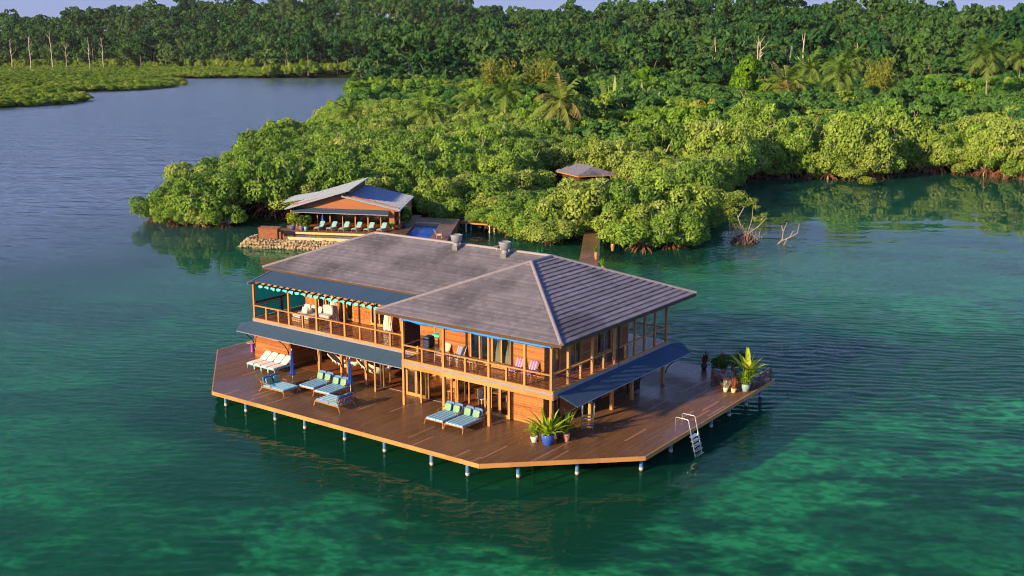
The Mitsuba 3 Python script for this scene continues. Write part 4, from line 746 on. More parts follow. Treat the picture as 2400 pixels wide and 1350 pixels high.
LG, LY, DG = (.10, .24, .02), (.34, .48, .04), (.03, .09, .02)
pot('bright yellow green leafy plant in the large cobalt blue pot by the front corner', .05, -.5, .37, .62, (.03, .10, .50), lambda m, x, y, z: (blades(m, x, y, z, 40, 1.8, .22, .55, (.22, .40, .02), (.45, .56, .05), 1, 1, .62), tufts(m, x, y, z - .05, .34, .4, 160, .10, LG, LY, 2)))
pot('small bushy plant in a white pot left of the cobalt pot', -.8, -.62, .21, .34, (.70, .66, .58), lambda m, x, y, z: tufts(m, x, y, z, .34, .95, 420, .09, (.14, .28, .03), (.40, .50, .06), 3))
pot('arching strap leaved plant in a terracotta pot right of the cobalt pot', .62, .55, .20, .52, (.55, .28, .17), lambda m, x, y, z: blades(m, x, y, z, 46, 1.5, .09, 1.1, (.05, .14, .02), (.26, .36, .05), 4, 1, .85))
pot('dark green shrub in a low brown pot behind the cobalt pot', -.15, .75, .26, .4, (.10, .06, .05), lambda m, x, y, z: (tufts(m, x, y, z, .4, .9, 420, .10, DG, LG, 5), blades(m, x, y, z, 14, 1.4, .12, .7, DG, LG, 15)))
pot('small flowering plant with pale blossoms behind the white pot', -1.05, -.1, .18, .28, (.10, .22, .36), lambda m, x, y, z: (tufts(m, x, y, z, .26, .4, 160, .07, DG, LG, 6), tufts(m, x, y, z + .2, .24, .2, 40, .05, (.5, .3, .45), (.7, .6, .65), 7)))
pot('pale silvery tufted plant in a cream pot at the right end of the deck', 3.95, 14.35, .17, .30, (.72, .66, .55), lambda m, x, y, z: blades(m, x, y, z, 70, .62, .05, .5, (.45, .46, .26), (.72, .70, .48), 8, 1, .8))
pot('red leaved plant in a small yellow pot at the right end of the deck', 4.45, 14.5, .18, .30, (.74, .60, .25), lambda m, x, y, z: blades(m, x, y, z, 26, .85, .07, .4, (.28, .07, .05), (.55, .20, .12), 9, 1, .95))
pot('upright bright green plant in a grey green pot at the deck edge', 4.95, 15.25, .28, .50, (.24, .38, .38), lambda m, x, y, z: (blades(m, x, y, z, 110, 1.0, .11, .55, (.14, .28, .03), (.36, .48, .07), 10, 1.0, .8), tufts(m, x, y, z, .42, .7, 260, .10, (.14, .28, .03), (.34, .46, .07), 24)))
pot('tall banana like plant with huge yellow green leaves near the benches', 4.55, 16.5, .36, .62, (.02, .06, .36), lambda m, x, y, z: (m.tube([(x, y, z), (x, y, z + .9)], [.07, .05], (.20, .26, .06), 6), blades(m, x, y, z + .2, 24, 1.9, .36, .55, (.26, .42, .03), (.58, .66, .08), 21, 1.0, .78, 8), blades(m, x, y, z, 18, 1.2, .24, .6, (.16, .30, .03), (.42, .52, .06), 22, 1.0, .6, 7)))
pot('dark red spiky plant in a dark pot at the far deck edge', .55, 18.1, .22, .45, (.03, .04, .06), lambda m, x, y, z: blades(m, x, y, z, 22, .95, .08, .3, (.12, .03, .02), (.26, .08, .05), 12, 1, .95))
pot('small green plant in a teal pot next to the dark red spiky one', 1.25, 18.3, .24, .42, (.01, .14, .17), lambda m, x, y, z: tufts(m, x, y, z, .32, .55, 260, .08, DG, LG, 13))
pot('broad dark green shrub behind the near bench', 2.0, 17.9, .34, .45, (.30, .16, .10), lambda m, x, y, z: (tufts(m, x, y, z, .62, 1.0, 800, .10, DG, (.10, .18, .03), 14), blades(m, x, y, z, 20, .9, .06, .3, (.2, .2, .05), (.36, .30, .10), 17)))
pot('dense upright palm shrub in a teal tub behind the bench', 3.3, 18.2, .38, .55, (.02, .22, .26), lambda m, x, y, z: blades(m, x, y, z, 150, 1.35, .06, .4, DG, (.08, .17, .03), 16, .6, 1.0))
pot('olive bush in a clay pot between the dark shrub and the palm tub', 2.7, 18.45, .28, .5, (.32, .17, .10), lambda m, x, y, z: tufts(m, x, y, z, .5, .95, 520, .09, (.10, .14, .03), (.26, .26, .08), 18))
k = name('statue'); MB().lathe([(0, D), (.22, D), (.20, D + .5), (.12, D + .62), (.22, D + .85), (.20, D + 1.05), (.10, D + 1.15), (.14, D + 1.3), (.08, D + 1.5), (0, D + 1.55)], (1.7, 18.55, 0), (.34, .20, .14), 12).put(k, 'm_paint', True, True); tag(k, 'brown carved stone figure standing behind the dark shrub', 'statue')
# benches at the far right corner
def bench(lab, x, y, rot, w):
    t = name('garden_bench'); tag(t, lab, 'bench', 'benches at the right end of the deck'); X = rotz(rot, x, y, D); o = []; c = (.24, .085, .040)
    for s in (-w, w):
        o.append(('leg', (MB().box(s - .035, s + .035, -.3, -.23, 0, .62, c), 'm_paint', False, True))); o.append(('leg', (MB().box(s - .035, s + .035, .23, .3, 0, .86, c), 'm_paint', False, True)))
        o.append(('armrest', (MB().box(s - .04, s + .04, -.34, .24, .60, .64, c), 'm_paint', False, True)))
    o.append(('seat', (MB().box(-w, w, -.3, .28, .38, .42, c).box(-w, w, -.3, -.26, .2, .38, c), 'm_paint', False, True)))
    o.append(('top_rail', (MB().box(-w, w, .24, .30, .82, .90, c).box(-w, w, .24, .29, .44, .5, c), 'm_paint', False, True)))
    for i in range(int(w * 14)): q = -w + .07 + (2 * w - .14) * i / (int(w * 14) - 1); o.append(('back_slat', (MB().box(q - .018, q + .018, .255, .28, .5, .82, c), 'm_paint', False, True)))
    st = MB()
    for i in range(10): a, b = -w + .05 + (2 * w - .1) * i / 10, -w + .05 + (2 * w - .1) * (i + 1) / 10; st.box(a, b, -.3, .2, .42, .52, ((.16, .42, .52), (.04, .20, .40))[i % 2])
    o.append(('seat_cushion', (st, 'm_paint', False, True)))
    for s in (-w * .55, w * .55): o.append(('pillow', (soft(MB(), s - .25, s + .25, .04, .18, .52, .95, (.10, .34, .52), xf=tilt(-.25, .1, .5)), 'm_paint', True, True)))
    place(o, t, X)
bench('slatted wooden bench with blue cushions showing its back, nearest the house', 3.05, 16.1, math.pi, .82); bench('slatted wooden bench with blue cushions at the outer deck edge', 5.05, 17.6, -math.pi / 2, .9)
t = name('coffee_table'); tag(t, 'low lilac topped table between the two slatted benches', 'table'); P(t, 'table_top', 'm_paint', MB().box(3.5, 4.3, 16.9, 17.6, D + .40, D + .45, (.42, .34, .52)), False, True)
for x in (3.57, 4.23):
    for y in (16.97, 17.53): P(t, 'leg', 'm_paint', MB().box(x - .03, x + .03, y - .03, y + .03, D, D + .4, (.24, .085, .04)), False, True)
# ladders
def ladder(lab, X, key='boarding_ladder'):
    t = name(key); tag(t, lab, 'ladder'); o = []
    for s in (-.42, .42):
        o.append(('handrail', (MB().tube([(-.45, s, 0), (-.45, s, .86), (-.40, s, .92), (.30, s, .92), (.38, s, .86), (.95, s, -1.45)], .036, None, 8), 'm_steel', True, False)))
    for i in range(5): z = -.12 - .26 * i; x = .62 + .085 * i; o.append(('tread', (MB().box(x - .16, x + .10, -.40, .40, z - .02, z + .015), 'm_steel', False, False)))
    place(o, t, X)
ladder('steel swimming ladder with two hooped handrails at the right deck edge', np.array(rotz(0, 5.35, 6.0, D)))
ladder('spare steel ladder standing behind the potted plants at the house corner', np.array(rotz(2.2, 1.15, 2.0, D + .02)) @ np.array([[.8, 0, 0, 0], [0, .8, 0, 0], [0, 0, .8, 1.18], [0, 0, 0, 1.0]]), 'spare_ladder')
# ---------------------------------------------------------------- the pool terrace, its pavilion, the boardwalks and the hut
PO, PU = A([-52.11, 45.97]), A([-math.cos(.410), -math.sin(.410)]); PV = A([-math.sin(.410), math.cos(.410)]) + .18 * PU
def G(u, v, z): return (*(PO + u * PU + v * PV), z)
def slab(mb, uv, z0, z1, c=None):     # a prism over a quad of terrace coordinates
    q = [G(u, v, 0)[:2] for u, v in uv]
    if Polygon(q).exterior.is_ccw is False: q = q[::-1]
    return mb.hexa([(*p, z0) for p in q], [(*p, z1) for p in q], c)
R4 = lambda u0, u1, v0, v1: [(u0, v0), (u1, v0), (u1, v1), (u0, v1)]
terr = name('pool_terrace'); tag(terr, 'pool terrace on a rough stone wall in the water behind the house', 'terrace')
def stone_color(p, n, uv): return mix((0.27, 0.21, 0.125), (0.42, 0.35, 0.24), noise(p.x * 1.3, p.y * 1.3, p.z * 2)) * (.7 + .5 * noise(p.x * 6, p.y * 6, p.z * 6))
mat('m_stone', pri(proc(stone_color), 0.9, 0.2))
r = np.random.default_rng(8); stones = 0
blob = trimesh.creation.icosphere(1)
for row, z in enumerate((-.2, .20, .58, .90)):
    u = -2.0
    while u < 20.3 - row * .45:
        w = r.uniform(.32, .56); v_ = blob.vertices * (1 + .22 * r.normal(size=(len(blob.vertices), 1))) * [w * .62, .36, r.uniform(.20, .28)]
        p = A(G(u + w / 2, -2.55 - .10 * (3 - row) + r.uniform(-.06, .06), z + r.uniform(-.05, .05)))
        P(terr, 'stone', 'm_stone', MB().raw(v_ @ rotz(.41)[:3, :3].T + p, blob.faces), 50); u += w * .92
    for v in np.arange(-2.3, 4.5, .5):
        v_ = blob.vertices * (1 + .22 * r.normal(size=(len(blob.vertices), 1))) * [.34, .34, .3]; P(terr, 'stone', 'm_stone', MB().raw(v_ + G(20.0 - row * .42 - v * .25, v, z), blob.faces), 50)
P(terr, 'fill', 'm_stone', slab(slab(MB(), [(-6, -2.35), (18.2, -2.35), (16.8, 5), (-6, 5)], -1.2, .95), R4(-4.2, 14, 5, 17), -1.2, .9))
P(terr, 'upper_deck', 'm_deck', slab(slab(slab(MB(), [(0, 0), (13.6, -.35), (13.6, 3.9), (0, 3.9)], 1.2, 1.7), R4(0, 16, 3.9, 4.4), 1.2, 1.69), R4(0, 1.3, 4.4, 16), 1.2, 1.7))
P(terr, 'side_deck', 'm_deck', slab(slab(MB(), R4(-5.4, -3.2, -3, 9.8), .6, 1.7), R4(-5.4, 0, 9.8, 14), .6, 1.7))
P(terr, 'coping', 'm_paint', slab(slab(slab(MB(), [(-.3, -.16), (13.7, -.52), (13.7, -.30), (-.2, .06)], 1.50, 1.725, (.62, .46, .18)), [(-3.4, -2.45), (14.2, -2.45), (14.2, -2.15), (-3.4, -2.15)], 1.0, 1.43, (.60, .45, .20)), R4(-3.3, .1, 9.7, 10.0), 1.3, 1.73, (.58, .40, .2)), False, True)
mat('m_pool', pri((0.018, 0.085, 0.42), 0.5)); mat('m_poolwater', {'type': 'thindielectric', 'int_ior': 1.03, 'specular_transmittance': rgb(.60, .82, .97)})
P(terr, 'basin', 'm_pool', slab(slab(MB(), R4(-3.3, 13.8, -2.2, -.1), .3, 1.15), R4(-3.2, 0, -.3, 9.75), .3, 1.25))
k = name('pool_water'); mb = MB()
for u0, u1, v0, v1, z in ((-3.3, 13.9, -2.16, -.35, 1.41), (-3.2, 0, -.45, 9.75, 1.62)): mb.raw([G(u0, v0, z), G(u0, v1, z), G(u1, v1, z), G(u1, v0, z)], [[0, 1, 2], [0, 2, 3]])
mb.put(k, 'm_poolwater'); tag(k, 'still blue water of the swimming pool', kind='structure')
P(terr, 'ramp', 'm_deck', slab(MB(), [(13.8, -2.1), (16.3, -1.4), (16.8, 4), (13.8, 3.8)], 1.0, 1.38))
k = name('brick_block'); tag(k, 'red brown brick block with stepped end on the left corner of the terrace', 'block'); m = MB()
mat('m_brick', pri(proc(lambda p, n, uv: mix((0.30, 0.125, 0.065), (0.23, 0.095, 0.05), cell_rand(dr.floor((p.x + p.y) / .24), dr.floor(p.z / .09))) * (.8 + .3 * noise(p.x * 3, p.y * 3, p.z * 3))), 0.85, .2))
slab(m, R4(15.6, 18.0, -2.2, -.6), 1.0, 2.25); slab(m, R4(15.2, 15.6, -2.0, -.7), 1.0, 1.9); slab(m, R4(14.85, 15.2, -1.8, -.8), 1.0, 1.6); slab(m, R4(15.5, 18.1, -2.3, -.5), 2.25, 2.33); m.put(k, 'm_brick')
pav = name('pool_pavilion'); tag(pav, 'pool pavilion with two grey metal roofs that pass each other over a brown gable', 'pavilion')
mat('m_render', pri(proc(lambda p, n, uv: mix((0.36, 0.15, 0.075), (0.29, 0.115, 0.06), fbm(p.x * .8, p.y * .8, p.z * 1.2, 3))), 0.75, .25))
def metal_color(p, n, uv): return mix((0.25, 0.32, 0.43), (0.22, 0.28, 0.38), fbm(p.x * .7, p.y * .7, 1, 3))
mat('m_sheet', pri(proc(metal_color), 0.65, .2))
W_ = lambda key, mb, m='m_render': P(pav, key, m, mb)
m = MB()
b = [(.9, 4.0), (15.4, 4.0), (15.4, 4.25), (.9, 4.25)]
q0, q1 = [G(*c, 0)[:2] for c in (b[1], b[0])], [G(*c, 0)[:2] for c in (b[2], b[3])]
def gable(mb, v0, v1):
    prof = [(1.3, 3.9), (15.2, 3.9), (15.2, 4.35), (9.0, 6.05), (1.3, 4.35)]; f = [G(u, v0, z) for u, z in prof]; bk = [G(u, v1, z) for u, z in prof]; n = 5
    return mb.raw(f + bk, [[0, 1, 2], [0, 2, 3], [0, 3, 4], [5, 7, 6], [5, 8, 7], [5, 9, 8]] + [t for i in range(n) for t in ([i, n + i, n + (i + 1) % n], [i, n + (i + 1) % n, (i + 1) % n])])
W_('gable', gable(MB(), 3.95, 4.2)); W_('pillar', slab(MB(), R4(1.9, 2.55, 3.95, 4.5), 1.7, 3.9)); W_('pillar', slab(MB(), R4(14.6, 15.5, 3.95, 4.6), .9, 3.9))
W_('side_wall', slab(MB(), R4(1.3, 1.5, 4.5, 15), .9, 4.3)); W_('side_wall', slab(MB(), R4(15.2, 15.45, 4.6, 15), .9, 4.2)); W_('rear_wall', slab(MB(), R4(1.3, 15.4, 8.6, 8.8), 1.7, 4.2), 'm_inner'); W_('floor', slab(MB(), R4(1.5, 15.2, 4.4, 8.6), 1.5, 1.71), 'm_floor')
for i in range(6): W_('slim_post', slab(MB(), R4(3.6 + i * 1.65, 3.72 + i * 1.65, 3.98, 4.1), 1.7, 3.9), 'm_post')
def roofsheet(key, u0, z0, u1, z1, v0, v1, ribs=26, m='m_sheet'):
    mb = MB(); V = lambda u, v, z: G(u, v, z); mb.hexa([V(u0, v0, z0 - .12), V(u0, v1, z0 - .12), V(u1, v1, z1 - .12), V(u1, v0, z1 - .12)], [V(u0, v0, z0), V(u0, v1, z0), V(u1, v1, z1), V(u1, v0, z1)])
    k = W_(key, mb, m)
    rb = MB()
    for i in range(ribs + 1): v = v0 + .05 + (v1 - v0 - .1) * i / ribs; rb.beam(V(u0, v, z0 + .025), V(u1, v, z1 + .025), .05, .05)
    rb.put(f'{k}__rib', m); return k
roofsheet('upper_roof', 15.9, 3.98, 7.3, 6.55, 2.7, 16.0); roofsheet('lower_roof', 8.5, 5.72, 1.0, 4.22, 3.1, 15.6); roofsheet('rear_roof', 17.6, 4.0, 13.4, 4.75, 8.5, 14.5, 12); 
W_('clerestory', MB().hexa([G(7.75, 4.2, 5.5), G(7.95, 4.2, 5.5), G(7.95, 15.5, 5.5), G(7.75, 15.5, 5.5)][::-1], [G(7.75, 4.2, 6.35), G(7.95, 4.2, 6.35), G(7.95, 15.5, 6.35), G(7.75, 15.5, 6.35)][::-1]), 'm_inner')
k = name('awning'); tag(k, 'dark slate awning along the front of the pool pavilion', 'awning'); P(k, 'cloth', 'm_awning', MB().hexa([G(2.5, 2.9, 3.56), G(2.5, 3.94, 3.98), G(15.1, 3.94, 3.98), G(15.1, 2.9, 3.56)][::-1], [G(2.5, 2.9, 3.60), G(2.5, 3.94, 4.03), G(15.1, 3.94, 4.03), G(15.1, 2.9, 3.60)][::-1])); P(k, 'edge_rail', 'm_trim', MB().tube([G(2.5, 2.88, 3.57), G(15.1, 2.88, 3.57)], .05, None, 6), True)
ordn = ('leftmost', 'second', 'third', 'fourth', 'fifth', 'rightmost')
for i in range(6):
    x, y = G(11.35 - i * 1.58, .75 + .09 * i, 0)[:2]; lounger(f'pale blue sun lounger beside the pool, {ordn[i]} of the six from the left', x, y, .25, (.20, .42, .44), (.30, .13, .06), .34, 'sun lounger', 'pool_lounger', 'pale blue loungers beside the pool', 1.70, .85)
for u, v, R, h, c, lab, pl in ((14.4, 1.1, .30, .62, (.03, .10, .55), 'leafy yellow green shrub in a bright blue pot at the left of the pool terrace', lambda m, x, y, z: tufts(m, x, y, z, .8, 1.7, 700, .20, (.12, .22, .02), (.36, .42, .05), 31)),
                               (13.3, .9, .28, .60, (.20, .14, .40), 'green shrub in a lilac pot second from the left on the pool terrace', lambda m, x, y, z: (tufts(m, x, y, z, .6, 1.3, 500, .18, DG, (.18, .26, .06), 32))),
                               (12.7, .8, .22, .50, (.20, .48, .46), 'small plant in a pale turquoise pot on the pool terrace', lambda m, x, y, z: tufts(m, x, y, z, .4, .9, 260, .14, (.2, .14, .06), LG, 33)),
                               (12.75, 2.0, .24, .5, (.36, .34, .16), 'yellow green plant in an olive pot behind the turquoise one', lambda m, x, y, z: tufts(m, x, y, z, .55, 1.3, 420, .16, LG, LY, 34)),
                               (2.3, 3.4, .2, .3, (.4, .36, .3), 'bright green plant at the right pillar of the pavilion', lambda m, x, y, z: blades(m, x, y, z, 30, .9, .14, .5, LG, LY, 35, 1, .85)),
                               (.9, 6.0, .3, .5, (.03, .09, .13), 'tall dark green shrub right of the pavilion', lambda m, x, y, z: tufts(m, x, y, z, .9, 2.2, 700, .2, DG, LG, 36))):
    x, y = G(u, v, 0)[:2]; pot(lab, x, y, R, h, c, pl, 1.7)
t = name('beach_umbrella'); x, y = G(11.0, 3.0, 0)[:2]; tag(t, 'closed blue umbrella under the awning of the pool pavilion', 'umbrella'); P(t, 'pole', 'm_paint', MB().tube([(x, y, 1.7), (x, y, 3.5)], .03, (.6, .5, .4), 6), True, True); P(t, 'canopy', 'm_paint', MB().lathe([(.05, 2.1), (.18, 2.15), (.15, 2.6), (.04, 3.45), (0, 3.5)], (x, y, 0), (.02, .10, .5), 12), True, True)
chair('tall white chair on the deck right of the pool channel', *G(-4.33, -.9, 0)[:2], 2.2, (.74, .72, .68), (.5, .25, .12), 'pool_chair', 'chair', None, 1.7)
# boardwalks
def walkway(lab, a, b, w, z, posts, key='boardwalk', post_c=(.64, .60, .54), plank_w=.24):
    t = name(key); tag(t, lab, 'boardwalk'); a, b = A(a, float), A(b, float); d = (b - a) / np.linalg.norm(b - a); n_ = A([-d[1], d[0]]); L = np.linalg.norm(b - a); k = int(L / plank_w)
    for i in range(k):
        p = a + d * (i * plank_w); e = p + d * (plank_w - .012); q = [p - n_ * w / 2, e - n_ * w / 2, e + n_ * w / 2, p + n_ * w / 2]
        P(t, 'plank', 'm_deck', MB().hexa([(*c, z - .05) for c in q], [(*c, z + .003 * math.sin(i * 7.7)) for c in q]))
    for s in (-1, 1): P(t, 'edge_beam', 'm_post', MB().beam((*(a + n_ * s * (w / 2 - .06)), z - .14), (*(b + n_ * s * (w / 2 - .06)), z - .14), .09, .17))
    for f in posts:
        for s in (-1, 1): p = a + d * L * f + n_ * s * (w / 2 - .1); P(t, 'piling', 'm_pile', MB().lathe([(.11, -2.4), (.11, z - .2), (0, z - .2)], (*p, 0), post_c, 8), True, True)
    return t
walkway('straight timber boardwalk leading from the house deck into the mangroves', (-10.4, 18.9), (-37.6, 64.5), 2.0, D, np.linspace(.04, .98, 12))
walkway('timber boardwalk on white posts along the mangrove front beside the pool', (-55.5, 61.0), (-37.2, 65.0), 1.7, D + .02, np.linspace(.05, .95, 6), plank_w=.3)
walkway('shaded timber boardwalk running back to the hut among the mangroves', (-37.7, 64.7), (-50.5, 86.0), 1.8, D - .02, np.linspace(.1, .9, 5), plank_w=.3)
for (x, y), h, lab in (((-27.2, 48.6), .75, 'tall terracotta urn with a small plant on the left edge of the boardwalk'), ((-28.35, 53.9), .8, 'tall terracotta urn with a spiky plant on the right edge of the boardwalk'), ((-23.3, 43.6), .5, 'low terracotta pot with a bushy plant where the boardwalk leaves the house roof')):
    pot(lab, x, y, .22, h, (.45, .20, .12), lambda m, x, y, z: blades(m, x, y, z, 26, .95, .09, .4, LG, LY, int(-x), 1, .95))
hut = name('hut'); tag(hut, 'small brown hut with a grey ribbed hip roof half hidden among the mangroves', 'hut')
HX, HY, HA = -55.3, 90.6, -.55; X = rotz(HA, HX, HY, 0); hb = MB().box(-3.0, 3.0, -2.4, 2.6, .8, 4.95); P(hut, 'wall', 'm_wall', hb) if False else hb.put(part(hut, 'wall'), 'm_inner', xf=X)
e, rz = 5.0, 6.15; V = [(-3.8, -3.2, e), (4.2, -3.2, e), (4.2, 3.4, e), (-3.8, 3.4, e), (-2.2, 0, rz), (2.6, 0, rz)]
rk = part(hut, 'roof'); MB().raw(V + [(x, y, z - .12) for x, y, z in V], [[0, 1, 5], [0, 5, 4], [1, 2, 5], [2, 3, 4], [2, 4, 5], [3, 0, 4], [6, 8, 7], [6, 9, 8], [0, 6, 7], [0, 7, 1], [1, 7, 8], [1, 8, 2], [2, 8, 9], [2, 9, 3], [3, 9, 6], [3, 6, 0]]).put(rk, 'm_tile', xf=X)
m = MB()
for i in range(13): s = -3.6 + i * .6; t0 = np.clip(s, -2.2, 2.6); k = 1 - abs(s - t0) / 1.7; m.beam((s, -3.2, e + .04), (s + (t0 - s) * max(k, 0) * 0, -3.2 + 3.2 * max(k, .05), e + .04 + (rz - e) * max(k, .05)), .16, .14)
m.put(f'{rk}__rib', 'm_trim', xf=X); MB().beam((-3.8, -3.2, e - .1), (4.2, -3.2, e - .1), .06, .14).beam((4.2, -3.2, e - .1), (4.2, 3.4, e - .1), .06, .14).put(part(hut, 'fascia'), 'm_post', xf=X)
# ---------------------------------------------------------------- palms, bamboo, bare trunks and other single trees
def frond(mb, p, a, L, rise, droop, c, seed, nl=16, dead=False):
    r = np.random.default_rng(seed); pts = [A(p, float)]; d = A([math.cos(a) * math.cos(rise), math.sin(a) * math.cos(rise), math.sin(rise)]); side = A([-math.sin(a), math.cos(a), 0])
    for k in range(8): pts.append(pts[-1] + d * L / 8); d = d - A([0, 0, droop * (.25 + k / 8) / 4]); d /= np.linalg.norm(d)
    pts = A(pts); mb.tube(pts, np.linspace(.06, .015, 9), A(c) * .9, 3, False); s = np.linspace(.12, 1, nl)
    for i, t in enumerate(s):
        q = A([np.interp(t * 8, range(9), pts[:, k]) for k in range(3)]); ll = L * .26 * math.sin(math.pi * (.12 + .80 * t)) + .12; fw = (pts[min(int(t * 8) + 1, 8)] - pts[min(int(t * 8), 7)]); fw /= np.linalg.norm(fw)
        for sg in (-1, 1):
            tip = q + (side * sg * .85 + fw * .55) * ll - (0, 0, ll * r.uniform(.25, .75)); w = fw * L * .030
            mb.raw([q - w, q + w, tip + w * .3, tip - w * .3], [[0, 1, 2], [0, 2, 3]], A(c) * r.uniform(.75, 1.2))
def palm_kind(i, h, n, L, c0, c1, lean):
    r = np.random.default_rng(500 + i); tm, cm = MB(), MB(); top = A([lean, lean * .3, h]); tm.tube([(0, 0, -.4), (lean * .1, 0, h * .3), (lean * .45, lean * .1, h * .65), top], [.20, .15, .13, .12], (.30, .25, .19), 7)
    for k in range(n): u = k / n; frond(cm, top, k * 2.4 + r.uniform(-.2, .2), L * r.uniform(.8, 1.1), 1.25 - 1.75 * u + r.uniform(-.1, .1), 1.1 + .5 * u, A(c0) * (1 - u) + A(c1) * u if i != 3 or k % 6 else (.26, .22, .08), i * 50 + k)
    kind(f'K_palm_{i}', {'crown': cm.shape('m_leaf'), 'trunk': tm.shape('m_bark')})
palm_kind(0, 8.0, 22, 4.6, (.10, .20, .03), (.16, .25, .06), .7); palm_kind(1, 10.5, 24, 4.9, (.07, .16, .03), (.15, .22, .06), -.5); palm_kind(2, 5.5, 18, 4.4, (.13, .24, .04), (.22, .31, .08), .2); palm_kind(3, 6.2, 20, 5.2, (.14, .23, .04), (.24, .29, .08), -.3)
def single(key, lead, lab, cat, x, y, s=1.0, hs=1.0, rot=0.0, z=None, group=None):
    k = name(key); z = float(ground([x], [y])[0]) if z is None else z; tag(k, lab, cat, group)
    scene[k] = {'type': 'instance', 'group': {'type': 'ref', 'id': lead}, 'to_world': T().translate([x, y, z]).rotate([0, 0, 1], rot).scale([s, s, s * hs])}
PALMS = [(1, -50, 315, 1.5, 'tallest coconut palm with a wide crown at the right above the lawn'), (0, -129, 169, 1.1, 'pale coconut palm just left of the dark blue green round tree'), (2, -140, 171, 1.25, 'short pale palm beside the sandy clearing'), (3, -96, 145, 1.35, 'coconut palm with brown drooping fronds in front of the dark round tree'),
         (3, -83, 233, 1.5, 'palm with long arching fronds left of the yellow mangroves behind the bay'), (1, -243, 355, 1.3, 'feathery palm high in the middle of the lowland forest'), (2, -128, 139, 1.2, 'young palm at the left side of the clearing'),
         (0, -81, 268, 1.5, 'palm with bright drooping fronds below the bamboo'), (1, -114, 380, 1.4, 'palm behind the bamboo clump'), (0, -112, 325, 1.5, 'palm directly left of the bamboo clump'), (1, -66, 437, 1.5, 'palm at the right edge of the picture'),
         (1, -322, 539, 1.6, 'palm at the foot of the slope above the fan shaped palms'), (2, -153, 140, 1.1, 'palm at the left flank of the peninsula above the pavilion'), (1, -264, 504, 1.5, 'palm on the slope right of the foot of the ridge'), (2, -88, 255, 1.5, 'palm leaning over the thicket left of the bright drooping palm'),
         (1, -293, 415, 1.4, 'palm among the pale green crowns behind the peninsula')]
for i, (k, x, y, s, lab) in enumerate(PALMS): single('coconut_palm', f'K_palm_{k}', lab, 'palm tree', x, y, s * 1.1, 1.12, i * 47.0)
# a fan of upright paddles (traveller palm), bamboo, single shade trees
m = MB(); tm = MB(); tm.tube([(0, 0, 0), (0, 0, 4)], [.22, .18], (.3, .25, .18), 7)
for i in range(15): a = -1.15 + 2.3 * i / 14; blades(m, math.sin(a) * .3, 0, 4.0, 1, 5.2, 1.0, .18, (.16, .26, .06), (.30, .38, .14), i, 0.05, 1.0); m.v[-1] = m.v[-1] @ A([[math.cos(a), 0, -math.sin(a)], [0, 1, 0], [math.sin(a), 0, math.cos(a)]]) + A([math.sin(a) * -0.5, 0, 4 - 4 * math.cos(a)])
kind('K_fan_0', {'leaves': m.shape('m_leaf'), 'trunk': tm.shape('m_bark')}); single('traveller_palm', 'K_fan_0', 'pale fan shaped traveller palm in the middle of the shore thicket', 'palm tree', -124, 214, 1.5, 1.05, 35); single('traveller_palm', 'K_fan_0', 'second pale fan shaped palm just right of the first', 'palm tree', -115, 213, 1.35, 1.05, 70)
m, tm = MB(), MB(); rr = np.random.default_rng(77)
for i in range(46):
    a = rr.uniform(0, 6.28); q = rr.uniform(.2, 2.6); h = rr.uniform(8, 13); l = rr.uniform(1, 3.6); b = A([math.cos(a), math.sin(a), 0]); tm.tube([b * q, b * (q + .3) + (0, 0, h * .5), b * (q + l * .5) + (0, 0, h * .85), b * (q + l) + (0, 0, h)], [.10, .09, .06, .03], (.40, .30, .10), 4, False)
    for k in range(26): p = b * (q + l * rr.uniform(.1, 1.1)) + (0, 0, h * rr.uniform(.42, 1.0)) + rr.normal(size=3) * .6; tufts(m, *p, .6, .8, 5, .38, (.12, .20, .03), (.28, .32, .06), int(i * 40 + k))
kind('K_bamboo_0', {'leaves': m.shape('m_leaf'), 'culms': tm.shape('m_bark')}); single('bamboo_clump', 'K_bamboo_0', 'tall bamboo clump with orange culms at the edge of the lawn', 'bamboo', -88, 332, 1.25, 1.1, 0); single('bamboo_clump', 'K_bamboo_0', 'golden bamboo thicket in the middle of the lowland forest', 'bamboo', -180, 235, 1.25, 1.1, 80); single('bamboo_clump', 'K_bamboo_0', 'second golden bamboo clump beside the first in the lowland forest', 'bamboo', -172, 248, 1.2, 1.15, 150)
tree_kind('K_round', 0, 5.6, 5.2, 4.2, 20, LEAF_N, .55, ((.012, .050, .018), (.035, .105, .035)), GREY, .25); tree_kind('K_round', 1, 5.2, 7.0, 4.6, 20, LEAF_N, .5, ((.06, .17, .012), (.16, .32, .03)), GREY, .25); tree_kind('K_round', 2, 4.6, 3.6, 3.0, 20, LEAF_N, .5, ((.26, .30, .04), (.46, .46, .09)), GREY, .2)
single('shade_tree', 'K_round_0', 'dense dark blue green round tree in the middle of the shore forest', 'tree', -118, 178, 1.6, 1.15); single('shade_tree', 'K_round_1', 'vivid light green tree in front of the palms on the right', 'tree', -92, 232, 1.25, 1.45); single('shade_tree', 'K_round_2', 'pale yellow flowering tree above the shore thicket', 'tree', -84, 190, 1.4, 1.15); single('shade_tree', 'K_round_0', 'dark green spreading tree left of the bamboo clump', 'tree', -148, 330, 1.5, 1.3, 60); single('shade_tree', 'K_round_1', 'bright green tree high on the right of the middle forest', 'tree', -190, 345, 1.1, 1.2, 90)
tree_kind('K_umbrella', 0, 4.4, 7.6, 1.3, 13, LEAF_N // 2, .5, ((.03, .075, .01), (.09, .15, .02)), (.42, .37, .30), .18, flat=1.0, nl=9, zfork=.6); single('umbrella_tree', 'K_umbrella_0', 'flat topped pale trunked tree against the lagoon at the left edge of the peninsula', 'tree', -172, 130, 1.0, 1.15, 20)
